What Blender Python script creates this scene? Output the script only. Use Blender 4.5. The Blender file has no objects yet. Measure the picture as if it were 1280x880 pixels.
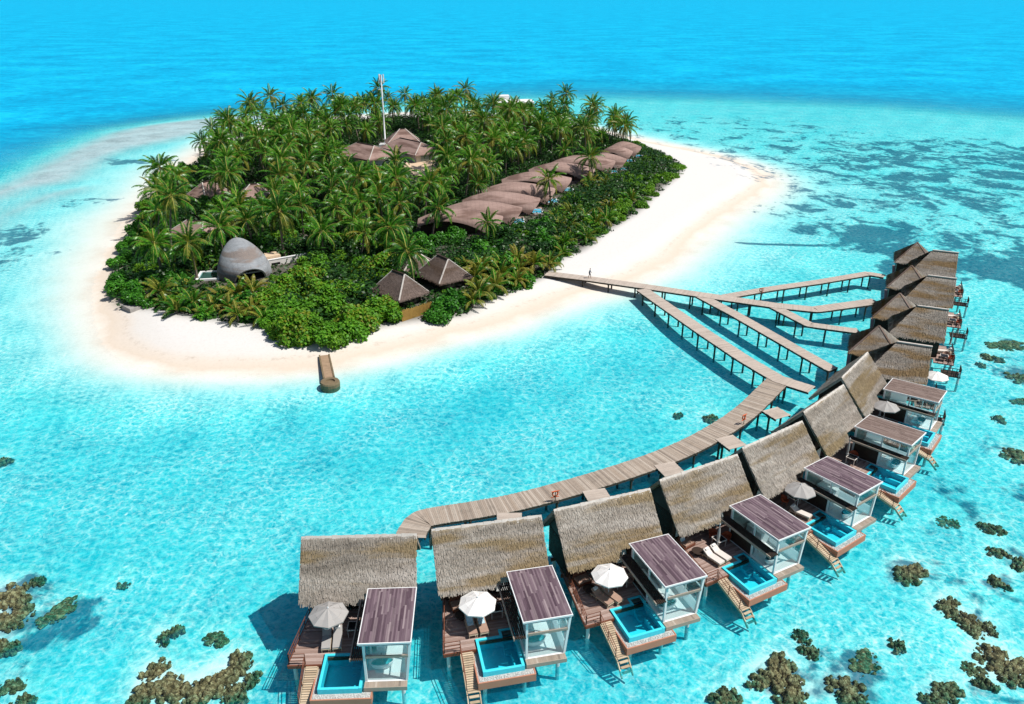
import bpy, math, random
import numpy as np
from mathutils import Vector, Matrix
rnd = random.Random(7)
C = bpy.context.scene.collection
SC = bpy.context.scene
# ------------------------------------------------------------------ camera
F, H, PITCH = 985.0, 45.0, math.atan(443 / 985.0)
cam = bpy.data.objects.new('camera', bpy.data.cameras.new('camera'))
C.objects.link(cam)
cam.location = (0, 0, H)
cam.rotation_euler = (math.pi / 2 - PITCH, 0, 0)
cam.data.sensor_width = 36
cam.data.lens = F / 1280 * 36
cam.data.clip_start = 0.5
cam.data.clip_end = 80000
SC.camera = cam
# ------------------------------------------------------------------ light
EL, AZ = math.radians(57), math.radians(-10)
w = bpy.data.worlds.new('World'); SC.world = w; w.use_nodes = True
nt = w.node_tree
sky = nt.nodes.new('ShaderNodeTexSky'); sky.sky_type = 'NISHITA'; sky.sun_disc = False
sky.sun_elevation = EL; sky.sun_rotation = math.pi / 2 - AZ
nt.links.new(sky.outputs[0], nt.nodes['Background'].inputs[0])
nt.nodes['Background'].inputs[1].default_value = 0.07
sl = bpy.data.lights.new('sun', 'SUN'); sl.energy = 4.6; sl.angle = math.radians(0.5); sl.color = (1, .965, .91)
so = bpy.data.objects.new('sun', sl); C.objects.link(so)
sv = Vector((math.cos(EL) * math.cos(AZ), math.cos(EL) * math.sin(AZ), math.sin(EL)))
so.rotation_euler = (-sv).to_track_quat('-Z', 'Y').to_euler()
so.location = (60, -10, 120)
SC.view_settings.view_transform = 'Standard'; SC.view_settings.look = 'None'
SC.view_settings.exposure = 0.32; SC.view_settings.gamma = 1
SC.cycles.max_bounces = 6; SC.cycles.transparent_max_bounces = 16
SC.cycles.caustics_reflective = False; SC.cycles.caustics_refractive = False

# ------------------------------------------------------------------ helpers
def G(px, py, z=0.0):
    "ground point (at height z) seen at a pixel of the 1280x880 photograph"
    u = (px - 640) / F; v = -(py - 440) / F
    c, s = math.cos(PITCH), math.sin(PITCH)
    d = (u, c + v * s, -s + v * c); t = (z - H) / d[2]
    return Vector((d[0] * t, d[1] * t, z))
def PX(p):
    c, s = math.cos(PITCH), math.sin(PITCH)
    d = p[1] * c - (p[2] - H) * s; up = p[1] * s + (p[2] - H) * c
    return 640 + p[0] / d * F, 440 - up / d * F, F / d
def poly_sdf(P, poly):
    "signed distance (negative inside) of points P (n,2) to closed polygon"
    poly = np.asarray(poly, float); n = len(poly)
    dmin = np.full(len(P), 1e18); ins = np.zeros(len(P), bool)
    for i in range(n):
        a = poly[i]; b = poly[(i + 1) % n]; e = b - a
        t = np.clip(((P - a) @ e) / max(e @ e, 1e-9), 0, 1)
        dd = ((P - a - t[:, None] * e) ** 2).sum(1); dmin = np.minimum(dmin, dd)
        cnd = (a[1] > P[:, 1]) != (b[1] > P[:, 1])
        xi = a[0] + (P[:, 1] - a[1]) * e[0] / (e[1] if abs(e[1]) > 1e-9 else 1e-9)
        ins ^= cnd & (P[:, 0] < xi)
    d = np.sqrt(dmin); d[ins] *= -1
    return d
def line_dist(P, line):
    line = np.asarray(line, float); dmin = np.full(len(P), 1e18)
    for a, b in zip(line[:-1], line[1:]):
        e = b - a; t = np.clip(((P - a) @ e) / max(e @ e, 1e-9), 0, 1)
        dmin = np.minimum(dmin, ((P - a - t[:, None] * e) ** 2).sum(1))
    return np.sqrt(dmin)
def smooth(a, b, x):
    t = np.clip((x - a) / (b - a), 0, 1); return t * t * (3 - 2 * t)
def smooth_poly(pts, n=3):
    for _ in range(n):
        out = []
        for i in range(len(pts)):
            a, b = np.array(pts[i]), np.array(pts[(i + 1) % len(pts)])
            out += [a * .75 + b * .25, a * .25 + b * .75]
        pts = out
    return np.array(pts)
def smooth_line(pts, n=2):
    pts = [np.array(p, float) for p in pts]
    for _ in range(n):
        out = [pts[0]]
        for a, b in zip(pts[:-1], pts[1:]): out += [a * .75 + b * .25, a * .25 + b * .75]
        pts = out + [pts[-1]]
    return pts

class MB:
    "collects faces of one part, then links them as one mesh object"
    def __init__(s): s.v = []; s.f = []; s.m = []; s.mi = 0
    def face(s, *pts):
        i = len(s.v); s.v += [tuple(p) for p in pts]; s.f.append(tuple(range(i, i + len(pts)))); s.m.append(s.mi)
    def mesh(s, vs, fs):
        i = len(s.v); s.v += [tuple(p) for p in vs]; s.f += [tuple(i + k for k in f) for f in fs]; s.m += [s.mi] * len(fs)
    def hexa(s, p):
        s.mesh(p, [(3, 2, 1, 0), (4, 5, 6, 7), (0, 1, 5, 4), (1, 2, 6, 5), (2, 3, 7, 6), (3, 0, 4, 7)])
    def box(s, x0, x1, y0, y1, z0, z1):
        s.hexa([(x0, y0, z0), (x1, y0, z0), (x1, y1, z0), (x0, y1, z0), (x0, y0, z1), (x1, y0, z1), (x1, y1, z1), (x0, y1, z1)])
    def beam(s, a, b, wd, hd, up=(0, 0, 1)):
        a = Vector(a); b = Vector(b); d = (b - a).normalized(); up = Vector(up)
        if abs(d.dot(up)) > .99: up = Vector((0, 1, 0))
        r = d.cross(up).normalized() * wd / 2; u = r.cross(d).normalized() * hd / 2
        s.hexa([a - r - u, a + r - u, b + r - u, b - r - u, a - r + u, a + r + u, b + r + u, b - r + u])
    def tube(s, pts, rad, n=8, cap=True):
        pts = [Vector(p) for p in pts]; k = len(pts)
        if not hasattr(rad, '__len__'): rad = [rad] * k
        vs = []; fs = []
        for i, p in enumerate(pts):
            d = (pts[min(i + 1, k - 1)] - pts[max(i - 1, 0)]).normalized()
            a = Vector((1, 0, 0)) if abs(d.x) < .8 else Vector((0, 1, 0))
            e1 = d.cross(a).normalized(); e2 = d.cross(e1)
            for j in range(n):
                t = 2 * math.pi * j / n; vs.append(p + (e1 * math.cos(t) + e2 * math.sin(t)) * rad[i])
        for i in range(k - 1):
            for j in range(n):
                fs.append((i * n + j, i * n + (j + 1) % n, (i + 1) * n + (j + 1) % n, (i + 1) * n + j))
        if cap: fs += [tuple(range(n)), tuple(range((k - 1) * n, k * n))]
        s.mesh(vs, fs)
    def prism(s, poly, z0, z1):
        n = len(poly); vs = [(p[0], p[1], z0) for p in poly] + [(p[0], p[1], z1) for p in poly]
        s.mesh(vs, [tuple(reversed(range(n))), tuple(range(n, 2 * n))] + [(i, (i + 1) % n, n + (i + 1) % n, n + i) for i in range(n)])
    def lathe(s, prof, n=20, c=(0, 0, 0), sx=1, sy=1):
        vs = []; fs = []; k = len(prof)
        for r, z in prof:
            for j in range(n):
                t = 2 * math.pi * j / n; vs.append((c[0] + r * sx * math.cos(t), c[1] + r * sy * math.sin(t), c[2] + z))
        for i in range(k - 1):
            for j in range(n): fs.append((i * n + j, i * n + (j + 1) % n, (i + 1) * n + (j + 1) % n, (i + 1) * n + j))
        fs.append(tuple(range((k - 1) * n, k * n))); fs.append(tuple(reversed(range(n))))
        s.mesh(vs, fs)
    def data(s, name, mats, smoothf=False):
        me = bpy.data.meshes.new(name); me.from_pydata(s.v, [], s.f)
        for m in (mats if isinstance(mats, (list, tuple)) else [mats]): me.materials.append(m)
        me.polygons.foreach_set('material_index', s.m)
        if smoothf: me.polygons.foreach_set('use_smooth', [True] * len(s.f))
        me.update(); return me
    def build(s, name, mats, parent=None, smoothf=False):
        return obj(name, s.data(name, mats, smoothf), parent)
def obj(name, me, parent=None):
    o = bpy.data.objects.new(name, me); C.objects.link(o)
    if parent: o.parent = parent
    return o
def tag(o, label=None, cat=None, group=None, kind=None):
    if label: o['label'] = label
    if cat: o['category'] = cat
    if group: o['group'] = group
    if kind: o['kind'] = kind
    return o
def empty(name, loc=(0, 0, 0), rz=0, label=None, cat=None, group=None):
    o = bpy.data.objects.new(name, None); C.objects.link(o); o.location = loc; o.rotation_euler = (0, 0, rz)
    o.empty_display_size = .3
    return tag(o, label, cat, group)
KIDS = {}
def copy_tree(o, parent=None):
    c = o.copy(); C.objects.link(c); c.parent = parent
    for ch in o.children: copy_tree(ch, c)
    return c

# ------------------------------------------------------------------ materials
class NB:
    def __init__(s, name):
        s.m = bpy.data.materials.new(name); s.m.use_nodes = True; s.t = s.m.node_tree
        s.b = s.t.nodes['Principled BSDF']; s.out = s.t.nodes['Material Output']
        s.b.inputs['Specular IOR Level'].default_value = .25
    def n(s, typ, **kw):
        x = s.t.nodes.new('ShaderNode' + typ)
        for k, v in kw.items(): setattr(x, k, v)
        return x
    def l(s, a, b): s.t.links.new(a, b)
    def val(s, node, **kw):
        for k, v in kw.items(): node.inputs[k].default_value = v
        return node
    def math(s, op, a, b=None, clamp=False):
        x = s.n('Math', operation=op, use_clamp=clamp)
        for i, q in enumerate((a, b)):
            if q is None: continue
            if hasattr(q, 'links') or hasattr(q, 'is_linked'): s.l(q, x.inputs[i])
            else: x.inputs[i].default_value = q
        return x.outputs[0]
    def ramp(s, fac, stops, interp='LINEAR'):
        r = s.n('ValToRGB'); r.color_ramp.interpolation = interp; e = r.color_ramp.elements
        while len(e) < len(stops): e.new(.5)
        for q, (p, c) in zip(e, stops):
            q.position = p; q.color = (c[0], c[1], c[2], 1) if hasattr(c, '__len__') else (c, c, c, 1)
        if fac is not None: s.l(fac, r.inputs[0])
        return r.outputs[0]
    def mix(s, fac, a, b, mode='MIX'):
        x = s.n('Mix', data_type='RGBA', blend_type=mode)
        for q, i in ((fac, 0), (a, 6), (b, 7)):
            if hasattr(q, 'is_linked'): s.l(q, x.inputs[i])
            elif i == 0: x.inputs[0].default_value = q
            else: x.inputs[i].default_value = (*q, 1)
        return x.outputs[2]
    def noise(s, vec, scale, detail=3, rough=.55, dist=0):
        x = s.n('TexNoise'); x.inputs['Scale'].default_value = scale; x.inputs['Detail'].default_value = detail
        x.inputs['Roughness'].default_value = rough; x.inputs['Distortion'].default_value = dist
        if vec is not None: s.l(vec, x.inputs['Vector'])
        return x.outputs[0]
    def mapping(s, vec, scale=(1, 1, 1), loc=(0, 0, 0), rot=(0, 0, 0)):
        x = s.n('Mapping'); x.inputs['Scale'].default_value = scale; x.inputs['Location'].default_value = loc
        x.inputs['Rotation'].default_value = rot; s.l(vec, x.inputs['Vector']); return x.outputs[0]
    def bump(s, h, strength=.4, dist=.05):
        x = s.n('Bump'); x.inputs['Strength'].default_value = strength; x.inputs['Distance'].default_value = dist
        s.l(h, x.inputs['Height']); s.l(x.outputs[0], s.b.inputs['Normal']); return x.outputs[0]
    def base(s, col, rough=.6):
        if hasattr(col, 'is_linked'): s.l(col, s.b.inputs['Base Color'])
        else: s.b.inputs['Base Color'].default_value = (*col, 1)
        s.b.inputs['Roughness'].default_value = rough
        return s.m
    def oc(s): return s.n('TexCoord').outputs['Object']
    def pos(s): return s.n('NewGeometry').outputs['Position']
    def isl(s): return s.n('NewGeometry').outputs['Random Per Island']
    def orand(s): return s.n('ObjectInfo').outputs['Random']
def plain(name, col, rough=.6, var=.12, scale=3, metal=0):
    b = NB(name); n = b.noise(b.pos(), scale, 4)
    c = b.mix(n, [x * (1 - var * 1.5) for x in col], [min(1, x * (1 + var * 1.5)) for x in col])
    b.b.inputs['Metallic'].default_value = metal
    return b.base(c, rough)
def planks(name, cols, rough=.7, grain=(2, 2, 2), streak=.35):
    b = NB(name); r = b.isl()
    st = [(i / (len(cols) - 1), c) for i, c in enumerate(cols)]
    c = b.ramp(r, st)
    n = b.noise(b.mapping(b.pos(), grain), 1.0, 4)
    n2 = b.noise(b.pos(), .55, 3)
    k = b.math('MULTIPLY', b.math('ADD', b.math('MULTIPLY', n, streak * 2), 1 - streak), b.math('ADD', b.math('MULTIPLY', n2, .5), .75))
    c = b.mix(1.0, c, b.ramp(k, [(0, 0), (1, 1)]), 'MULTIPLY')
    b.bump(n, .3, .02)
    return b.base(c, rough)

def thatch_mat(name, greys, gold, gold_amt, courses=False):
    b = NB(name); oc = b.oc(); oi = b.n('ObjectInfo')
    off = b.n('VectorMath', operation='SCALE'); off.inputs['Scale'].default_value = 60
    comb = b.n('CombineXYZ'); b.l(oi.outputs['Random'], comb.inputs[0]); b.l(oi.outputs['Random'], comb.inputs[2]); b.l(comb.outputs[0], off.inputs[0])
    ad = b.n('VectorMath', operation='ADD'); b.l(oc, ad.inputs[0]); b.l(off.outputs[0], ad.inputs[1]); v = ad.outputs[0]
    fine = b.noise(b.mapping(v, (5, 2.0, 1.1)), 2.4, 5, .7)
    band = b.noise(b.mapping(v, (.10, .1, .85)), 1.25, 3, .5)
    patch = b.noise(b.mapping(v, (.075, .1, .62)), 1.5, 3, .55)
    blot = b.noise(v, .5, 3)
    c = b.ramp(b.math('ADD', b.math('MULTIPLY', fine, .55), b.math('MULTIPLY', band, .5)), [(.3, greys[0]), (.52, greys[1]), (.75, greys[2])])
    gm = b.ramp(b.math('ADD', b.math('MULTIPLY', patch, .8), b.math('MULTIPLY', fine, .2)), [(.52 - .1 * gold_amt, 0), (.62 - .1 * gold_amt, .85)])
    c = b.mix(gm, c, b.mix(fine, [x * .45 for x in gold], gold))
    isl = b.ramp(b.isl(), [(0, .62), (.5, .95), (1, 1.0)])
    c = b.mix(1.0, c, isl, 'MULTIPLY')
    c = b.mix(b.math('MULTIPLY', blot, .35), c, [x * .5 for x in greys[0]])
    if courses:
        sp = b.n('SeparateXYZ'); b.l(oc, sp.inputs[0])
        cw = b.math('FRACT', b.math('MULTIPLY', sp.outputs[0], 1.1)); c = b.mix(b.ramp(cw, [(0, .4), (.10, 0)]), c, [x * .4 for x in greys[0]])
        st = b.noise(b.mapping(oc, (.35, 2.2, .2)), 1.0, 4, .65); c = b.mix(b.ramp(st, [(.45, 0), (.7, .28)]), c, [x * .55 for x in greys[0]])
    b.bump(fine, .7, .06)
    return b.base(c, .95)
def leaf_mat(name, cols, trans=.3, rough=.45, spec=.2):
    b = NB(name); r = b.isl(); o = b.orand()
    f = b.math('ADD', b.math('MULTIPLY', r, .65), b.math('MULTIPLY', o, .35))
    c = b.ramp(f, [(i / (len(cols) - 1), q) for i, q in enumerate(cols)])
    n = b.noise(b.pos(), .22, 2)
    c = b.mix(1.0, c, b.ramp(n, [(.3, .7), (.7, 1.0)]), 'MULTIPLY')
    b.base(c, rough); b.b.inputs['Specular IOR Level'].default_value = spec
    t = b.n('BsdfTranslucent'); tc = b.mix(1.0, c, (1.0, 1.1, .4), 'MULTIPLY'); b.l(tc, t.inputs[0])
    mx = b.n('MixShader'); mx.inputs[0].default_value = trans
    b.l(b.b.outputs[0], mx.inputs[1]); b.l(t.outputs[0], mx.inputs[2]); b.l(mx.outputs[0], b.out.inputs[0])
    return b.m

M = {}
M['board'] = planks('weathered_boards', [(.20, .165, .135), (.34, .28, .225), (.27, .215, .17), (.42, .36, .30), (.31, .245, .19)], grain=(1.5, 1.5, 1))
M['boardlight'] = planks('pale_boards', [(.36, .30, .25), (.46, .39, .33), (.41, .345, .29)], grain=(2, 2, 1), streak=.2)
M['deck'] = planks('deck_boards', [(.20, .125, .10), (.34, .24, .20), (.27, .18, .15), (.42, .32, .28)], grain=(1.6, 5, 1))
M['stair'] = planks('stair_boards', [(.42, .32, .21), (.55, .44, .31), (.36, .27, .18)], grain=(4, 1, 1))
M['purple'] = planks('purple_roof_boards', [(.060, .036, .048), (.105, .068, .085), (.19, .135, .155), (.078, .047, .062), (.13, .088, .105), (.27, .21, .22), (.07, .042, .055)], grain=(6, .8, 1), streak=.45)
M['brownroof'] = planks('brown_roof_boards', [(.10, .066, .055), (.17, .12, .10), (.22, .165, .14), (.14, .095, .08), (.26, .20, .175)], grain=(3, 1.2, 1), streak=.45)
M['darkwood'] = plain('dark_wood', (.035, .022, .016), .6, .3, 4)
M['redwood'] = plain('red_brown_wood', (.16, .055, .03), .5, .25, 5)
M['pile'] = plain('pile_wood', (.055, .042, .032), .8, .3, 3)
M['pilewhite'] = plain('pale_concrete_pile', (.55, .56, .55), .7, .15, 3)
M['white'] = plain('white_paint', (.74, .74, .73), .45, .05, 2)
M['curtain'] = plain('white_curtain', (.62, .61, .59), .8, .08, 2)
M['terra'] = plain('terracotta_render', (.44, .19, .12), .7, .1, 1.2)
M['tile'] = plain('turquoise_pool_tile', (.06, .60, .72), .25, .10, 6)
M['pebble'] = plain('pale_pebbles', (.42, .42, .40), .8, .7, 14)
M['fabric_white'] = plain('white_canvas', (.72, .70, .67), .8, .04, 2)
M['fabric_grey'] = plain('grey_canvas', (.33, .315, .30), .8, .05, 2)
M['cushion'] = plain('pale_cushion', (.60, .55, .50), .8, .06, 3)
M['tan'] = plain('tan_cushion', (.34, .22, .165), .8, .1, 3)
M['black'] = plain('black_tabletop', (.014, .014, .015), .3, .1, 3)
M['rust'] = plain('rust_red_cane', (.34, .075, .03), .6, .2, 6)
M['metal'] = plain('white_metal', (.68, .69, .70), .4, .08, 1)
M['ringred'] = plain('orange_red_plastic', (.62, .12, .04), .4, .05, 3)
M['trunk'] = plain('palm_trunk', (.17, .135, .105), .9, .35, 2.2)
M['stone'] = plain('grey_stone', (.30, .28, .26), .9, .25, 1.5)
M['plaster'] = plain('pale_plaster', (.62, .59, .55), .8, .1, 1)
M['sandy'] = plain('tan_sand', (.56, .42, .29), .95, .08, .6)
M['shingle'] = thatch_mat('brown_shingle', [(.20, .13, .11), (.34, .23, .195), (.45, .32, .28)], (.19, .11, .085), .1, True)
M['ductile'] = thatch_mat('weathered_grey_shingle', [(.17, .185, .20), (.30, .315, .33), (.47, .48, .49)], (.30, .225, .18), .3, True)
M['thatch'] = thatch_mat('pale_thatch', [(.12, .10, .08), (.36, .315, .265), (.62, .575, .52)], (.36, .255, .12), .24)
M['thatchb'] = thatch_mat('grey_thatch', [(.12, .10, .082), (.33, .29, .245), (.52, .475, .42)], (.33, .20, .07), .28)
M['thatchh'] = thatch_mat('brown_thatch', [(.12, .085, .07), (.19, .14, .118), (.27, .21, .18)], (.17, .11, .075), .15)
M['ridge'] = plain('pale_ridge_cap', (.50, .455, .41), .9, .2, 2)
M['coral'] = None
b = NB('stripe_towel'); wv = b.n('TexWave', wave_type='BANDS', bands_direction='X'); wv.inputs['Scale'].default_value = 3.2
b.l(b.oc(), wv.inputs[0]); M['towel'] = b.base(b.ramp(wv.outputs[0], [(.45, (.10, .42, .55)), (.55, (.75, .76, .75))]), .9)
b = NB('brown_coral'); n = b.noise(b.pos(), 3.2, 6, .75); n2 = b.noise(b.pos(), 9, 3)
b.bump(n2, .8, .1)
M['coral'] = b.base(b.mix(b.math('MULTIPLY', n2, .6), b.ramp(n, [(.38, (.05, .026, .014)), (.5, (.24, .13, .06)), (.60, (.62, .40, .21))]), (.16, .09, .03)), .9)
M['frond'] = leaf_mat('palm_frond', [(.014, .062, .012), (.036, .15, .014), (.075, .26, .018), (.20, .40, .03)], .28, .30)
M['frondyel'] = leaf_mat('yellowing_frond', [(.06, .11, .018), (.13, .20, .025), (.25, .24, .03), (.30, .19, .035)], .28, .4)
M['rachis'] = plain('frond_rib', (.36, .34, .07), .5, .2, 2)
M['coconut'] = plain('coconuts', (.36, .16, .03), .5, .3, 3)
M['leafA'] = leaf_mat('broad_leaf', [(.022, .095, .012), (.052, .215, .018), (.11, .34, .024)], .25, .35)
M['leafB'] = leaf_mat('bright_leaf', [(.05, .16, .012), (.12, .30, .016), (.22, .40, .024)], .3, .45)
M['leafC'] = leaf_mat('mixed_leaf', [(.04, .13, .012), (.085, .26, .016), (.13, .34, .02), (.10, .28, .02), (.20, .32, .022), (.30, .20, .03)], .3, .45)
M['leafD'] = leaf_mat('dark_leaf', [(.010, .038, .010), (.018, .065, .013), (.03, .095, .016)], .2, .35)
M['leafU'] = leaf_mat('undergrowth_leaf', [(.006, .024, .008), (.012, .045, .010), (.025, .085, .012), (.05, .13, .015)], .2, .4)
def glass_mat(name, tint, spec=.35, rough=.02):
    b = NB(name); t = b.n('BsdfTransparent'); t.inputs[0].default_value = (*tint, 1)
    g = b.n('BsdfGlossy'); g.inputs['Roughness'].default_value = rough
    f = b.n('LayerWeight'); f.inputs[0].default_value = .35
    fc = b.math('MULTIPLY', b.math('POWER', f.outputs['Facing'], 3.0), .5)
    mx = b.n('MixShader'); b.l(b.math('ADD', fc, .07, True), mx.inputs[0]); b.l(t.outputs[0], mx.inputs[1]); b.l(g.outputs[0], mx.inputs[2])
    b.l(mx.outputs[0], b.out.inputs[0]); return b.m
M['glass'] = glass_mat('pane_glass', (.90, .97, .975))
b = NB('pool_water'); t = b.n('BsdfTransparent'); t.inputs[0].default_value = (.60, .97, 1, 1)
g = b.n('BsdfGlossy'); g.inputs['Roughness'].default_value = .08
bp = b.n('Bump'); bp.inputs['Strength'].default_value = .25; bp.inputs['Distance'].default_value = .05
b.l(b.noise(b.pos(), 2.2, 2), bp.inputs['Height']); b.l(bp.outputs[0], g.inputs['Normal'])
f = b.n('Fresnel'); f.inputs[0].default_value = 1.33; b.l(bp.outputs[0], f.inputs[1])
mx = b.n('MixShader'); b.l(f.outputs[0], mx.inputs[0]); b.l(t.outputs[0], mx.inputs[1]); b.l(g.outputs[0], mx.inputs[2]); b.l(mx.outputs[0], b.out.inputs[0])
M['poolwater'] = b.m
b = NB('frosted_glass'); t = b.n('BsdfTranslucent'); t.inputs[0].default_value = (.86, .92, .93, 1); g = b.n('BsdfDiffuse'); g.inputs[0].default_value = (.74, .78, .79, 1)
mx = b.n('MixShader'); mx.inputs[0].default_value = .35; b.l(t.outputs[0], mx.inputs[1]); b.l(g.outputs[0], mx.inputs[2]); b.l(mx.outputs[0], b.out.inputs[0]); M['frost'] = b.m
#@@ SETTING
# ------------------------------------------------------------------ terrain fields
SHORE = [(252,188),(202,225),(168,260),(139,300),(121,341),(116,381),(123,413),(137,440),(175,458),(240,466),(325,467),(400,461),(445,453),(495,442),(545,427),(595,416),(640,405),(667,391),(715,374),(762,363),(800,349),(838,330),(868,303),(898,276),(938,250),(964,234),(962,218),(930,203),(880,190),(830,181),(790,172),(740,160),(690,150),(600,140),(500,141),(400,148),(330,155),(285,168)]
VEG = [(138,376),(150,384),(190,390),(215,397),(270,404),(330,414),(345,426),(400,429),(465,414),(500,407),(545,400),(590,394),(610,378),(650,364),(688,347),(705,325),(735,316),(752,299),(775,284),(800,269),(822,246),(858,216),(850,204),(820,188),(790,178),(745,166),(690,157),(600,148),(500,149),(400,156),(330,163),(292,178),(262,196),(225,216),(178,250),(160,298),(140,335)]
shore = smooth_poly([G(*p)[:2] for p in SHORE], 2)
veg = smooth_poly([G(*p, .8)[:2] for p in VEG], 1)
def axis(fine0, fine1, step, lo, hi, grow):
    a = list(np.arange(fine0, fine1 + 1e-6, step)); s = step
    while a[-1] < hi: s *= grow; a.append(min(a[-1] + s, hi))
    s = step
    while a[0] > lo: s *= grow; a.insert(0, max(a[0] - s, lo))
    return np.array(a)
gx = axis(-95, 95, 1.0, -40000, 40000, 1.10)
gy = axis(32, 175, 1.0, -60, 60000, 1.045)
XX, YY = np.meshgrid(gx, gy); P2 = np.stack([XX.ravel(), YY.ravel()], 1)
CORAL = [  # px, py, radius in m, depth of top
 (1138,716,2.0,.35),(1186,757,1.5,.35),(1203,770,1.5,.35),(1217,782,1.5,.4),(1236,784,1.0,.4),(1244,822,1.9,.35),(1269,838,2.0,.35),(1233,854,1.0,.4),(1220,837,1.1,.8),(1122,806,.95,.45),(1081,826,1.7,1.0),(1060,862,1.8,.4),(1185,862,1.3,.6),
 (975,833,1.7,.35),(988,862,2.0,.35),(949,848,1.3,.6),(1014,813,1.0,.5),(1003,793,1.0,.8),(908,873,1.4,.5),(1170,877,1.2,.6),(1239,659,1.4,.5),(1249,690,1.2,.5),(1247,727,1.3,.4),(1186,651,1.3,1.0),(1277,704,1.3,.5),
 (1258,430,3.2,.7),(1240,446,1.8,.6),(1272,471,2.0,.6),(1249,522,1.3,.7),(1273,569,2.2,.6),(1227,455,1.0,.7),(1276,500,1.5,.9),
 (4,576,1.1,.5),(8,745,2.2,.35),(14,772,1.9,.35),(27,750,1.2,.45),(6,808,1.4,.4),(72,762,2.0,1.0),(47,725,.8,.6),(153,729,.7,.9),(205,795,1.0,.5),(220,787,.8,.5),(270,796,1.2,.9),(300,826,1.4,.4),(315,847,1.0,.5),(193,834,1.3,.5),(205,858,2.2,.35),(240,866,1.9,.35),(272,852,1.9,.35),(293,868,1.3,.4),(180,868,1.3,.4),(29,877,1.1,.5),(12,856,1.4,.8),
 (848,518,1.0,.6),(888,522,1.2,.5)]
corals = [(G(p, q, -.9), r, t) for p, q, r, t in CORAL]
def idw(P, pts, power=2.2):
    num = np.zeros(len(P)); den = np.zeros(len(P))
    for (px, py, val) in pts:
        g = G(px, py); d = np.hypot((P[:, 0] - g.x), (P[:, 1] - g.y)) + 4
        wgt = d ** -power; num += wgt * val; den += wgt
    return num / den
DEEP = [(50,450,1.0),(30,380,.8),(60,330,.72),(150,215,.6),(100,280,.55),(0,560,1.35),(150,600,1.45),(400,560,1.6),(300,500,1.35),(600,520,1.7),(600,460,1.7),(700,500,1.5),(800,450,1.5),(880,500,1.15),(900,420,1.3),(880,340,1.2),(1000,300,.9),(960,330,1.0),(1000,260,.85),(1000,350,1.1),(1100,450,1.35),(1250,500,1.15),(1200,620,1.15),(1000,760,1.2),(700,860,1.5),(200,760,1.3),(30,850,1.3),(300,700,1.25),(480,620,1.3),(700,580,1.2),(1230,750,1.0),(1100,250,.8),(1270,280,.9),(1200,340,.95),(900,160,1.1),(1150,200,1.0),(640,140,1.4),(1000,140,1.3),(1260,200,1.1)]
REEF = [(-420,420),(-160,300),(0,229),(86,182),(142,160),(216,149),(298,140),(400,133),(520,128),(640,122),(900,127),(1100,136),(1280,150),(1500,165),(2200,210)]
reefline = [np.array(G(*p)[:2]) for p in REEF]
CREST = [smooth_poly([G(*p)[:2] for p in q], 2) for q in (
    [(-90,262),(0,231),(86,183),(142,161),(216,150),(298,142),(360,140),(360,146),(298,152),(242,170),(181,182),(142,194),(112,214),(96,226),(50,233),(0,250),(-60,285)],
    [(-60,300),(0,266),(50,240),(104,232),(108,236),(70,247),(25,264),(0,280),(-40,312)])]
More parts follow.
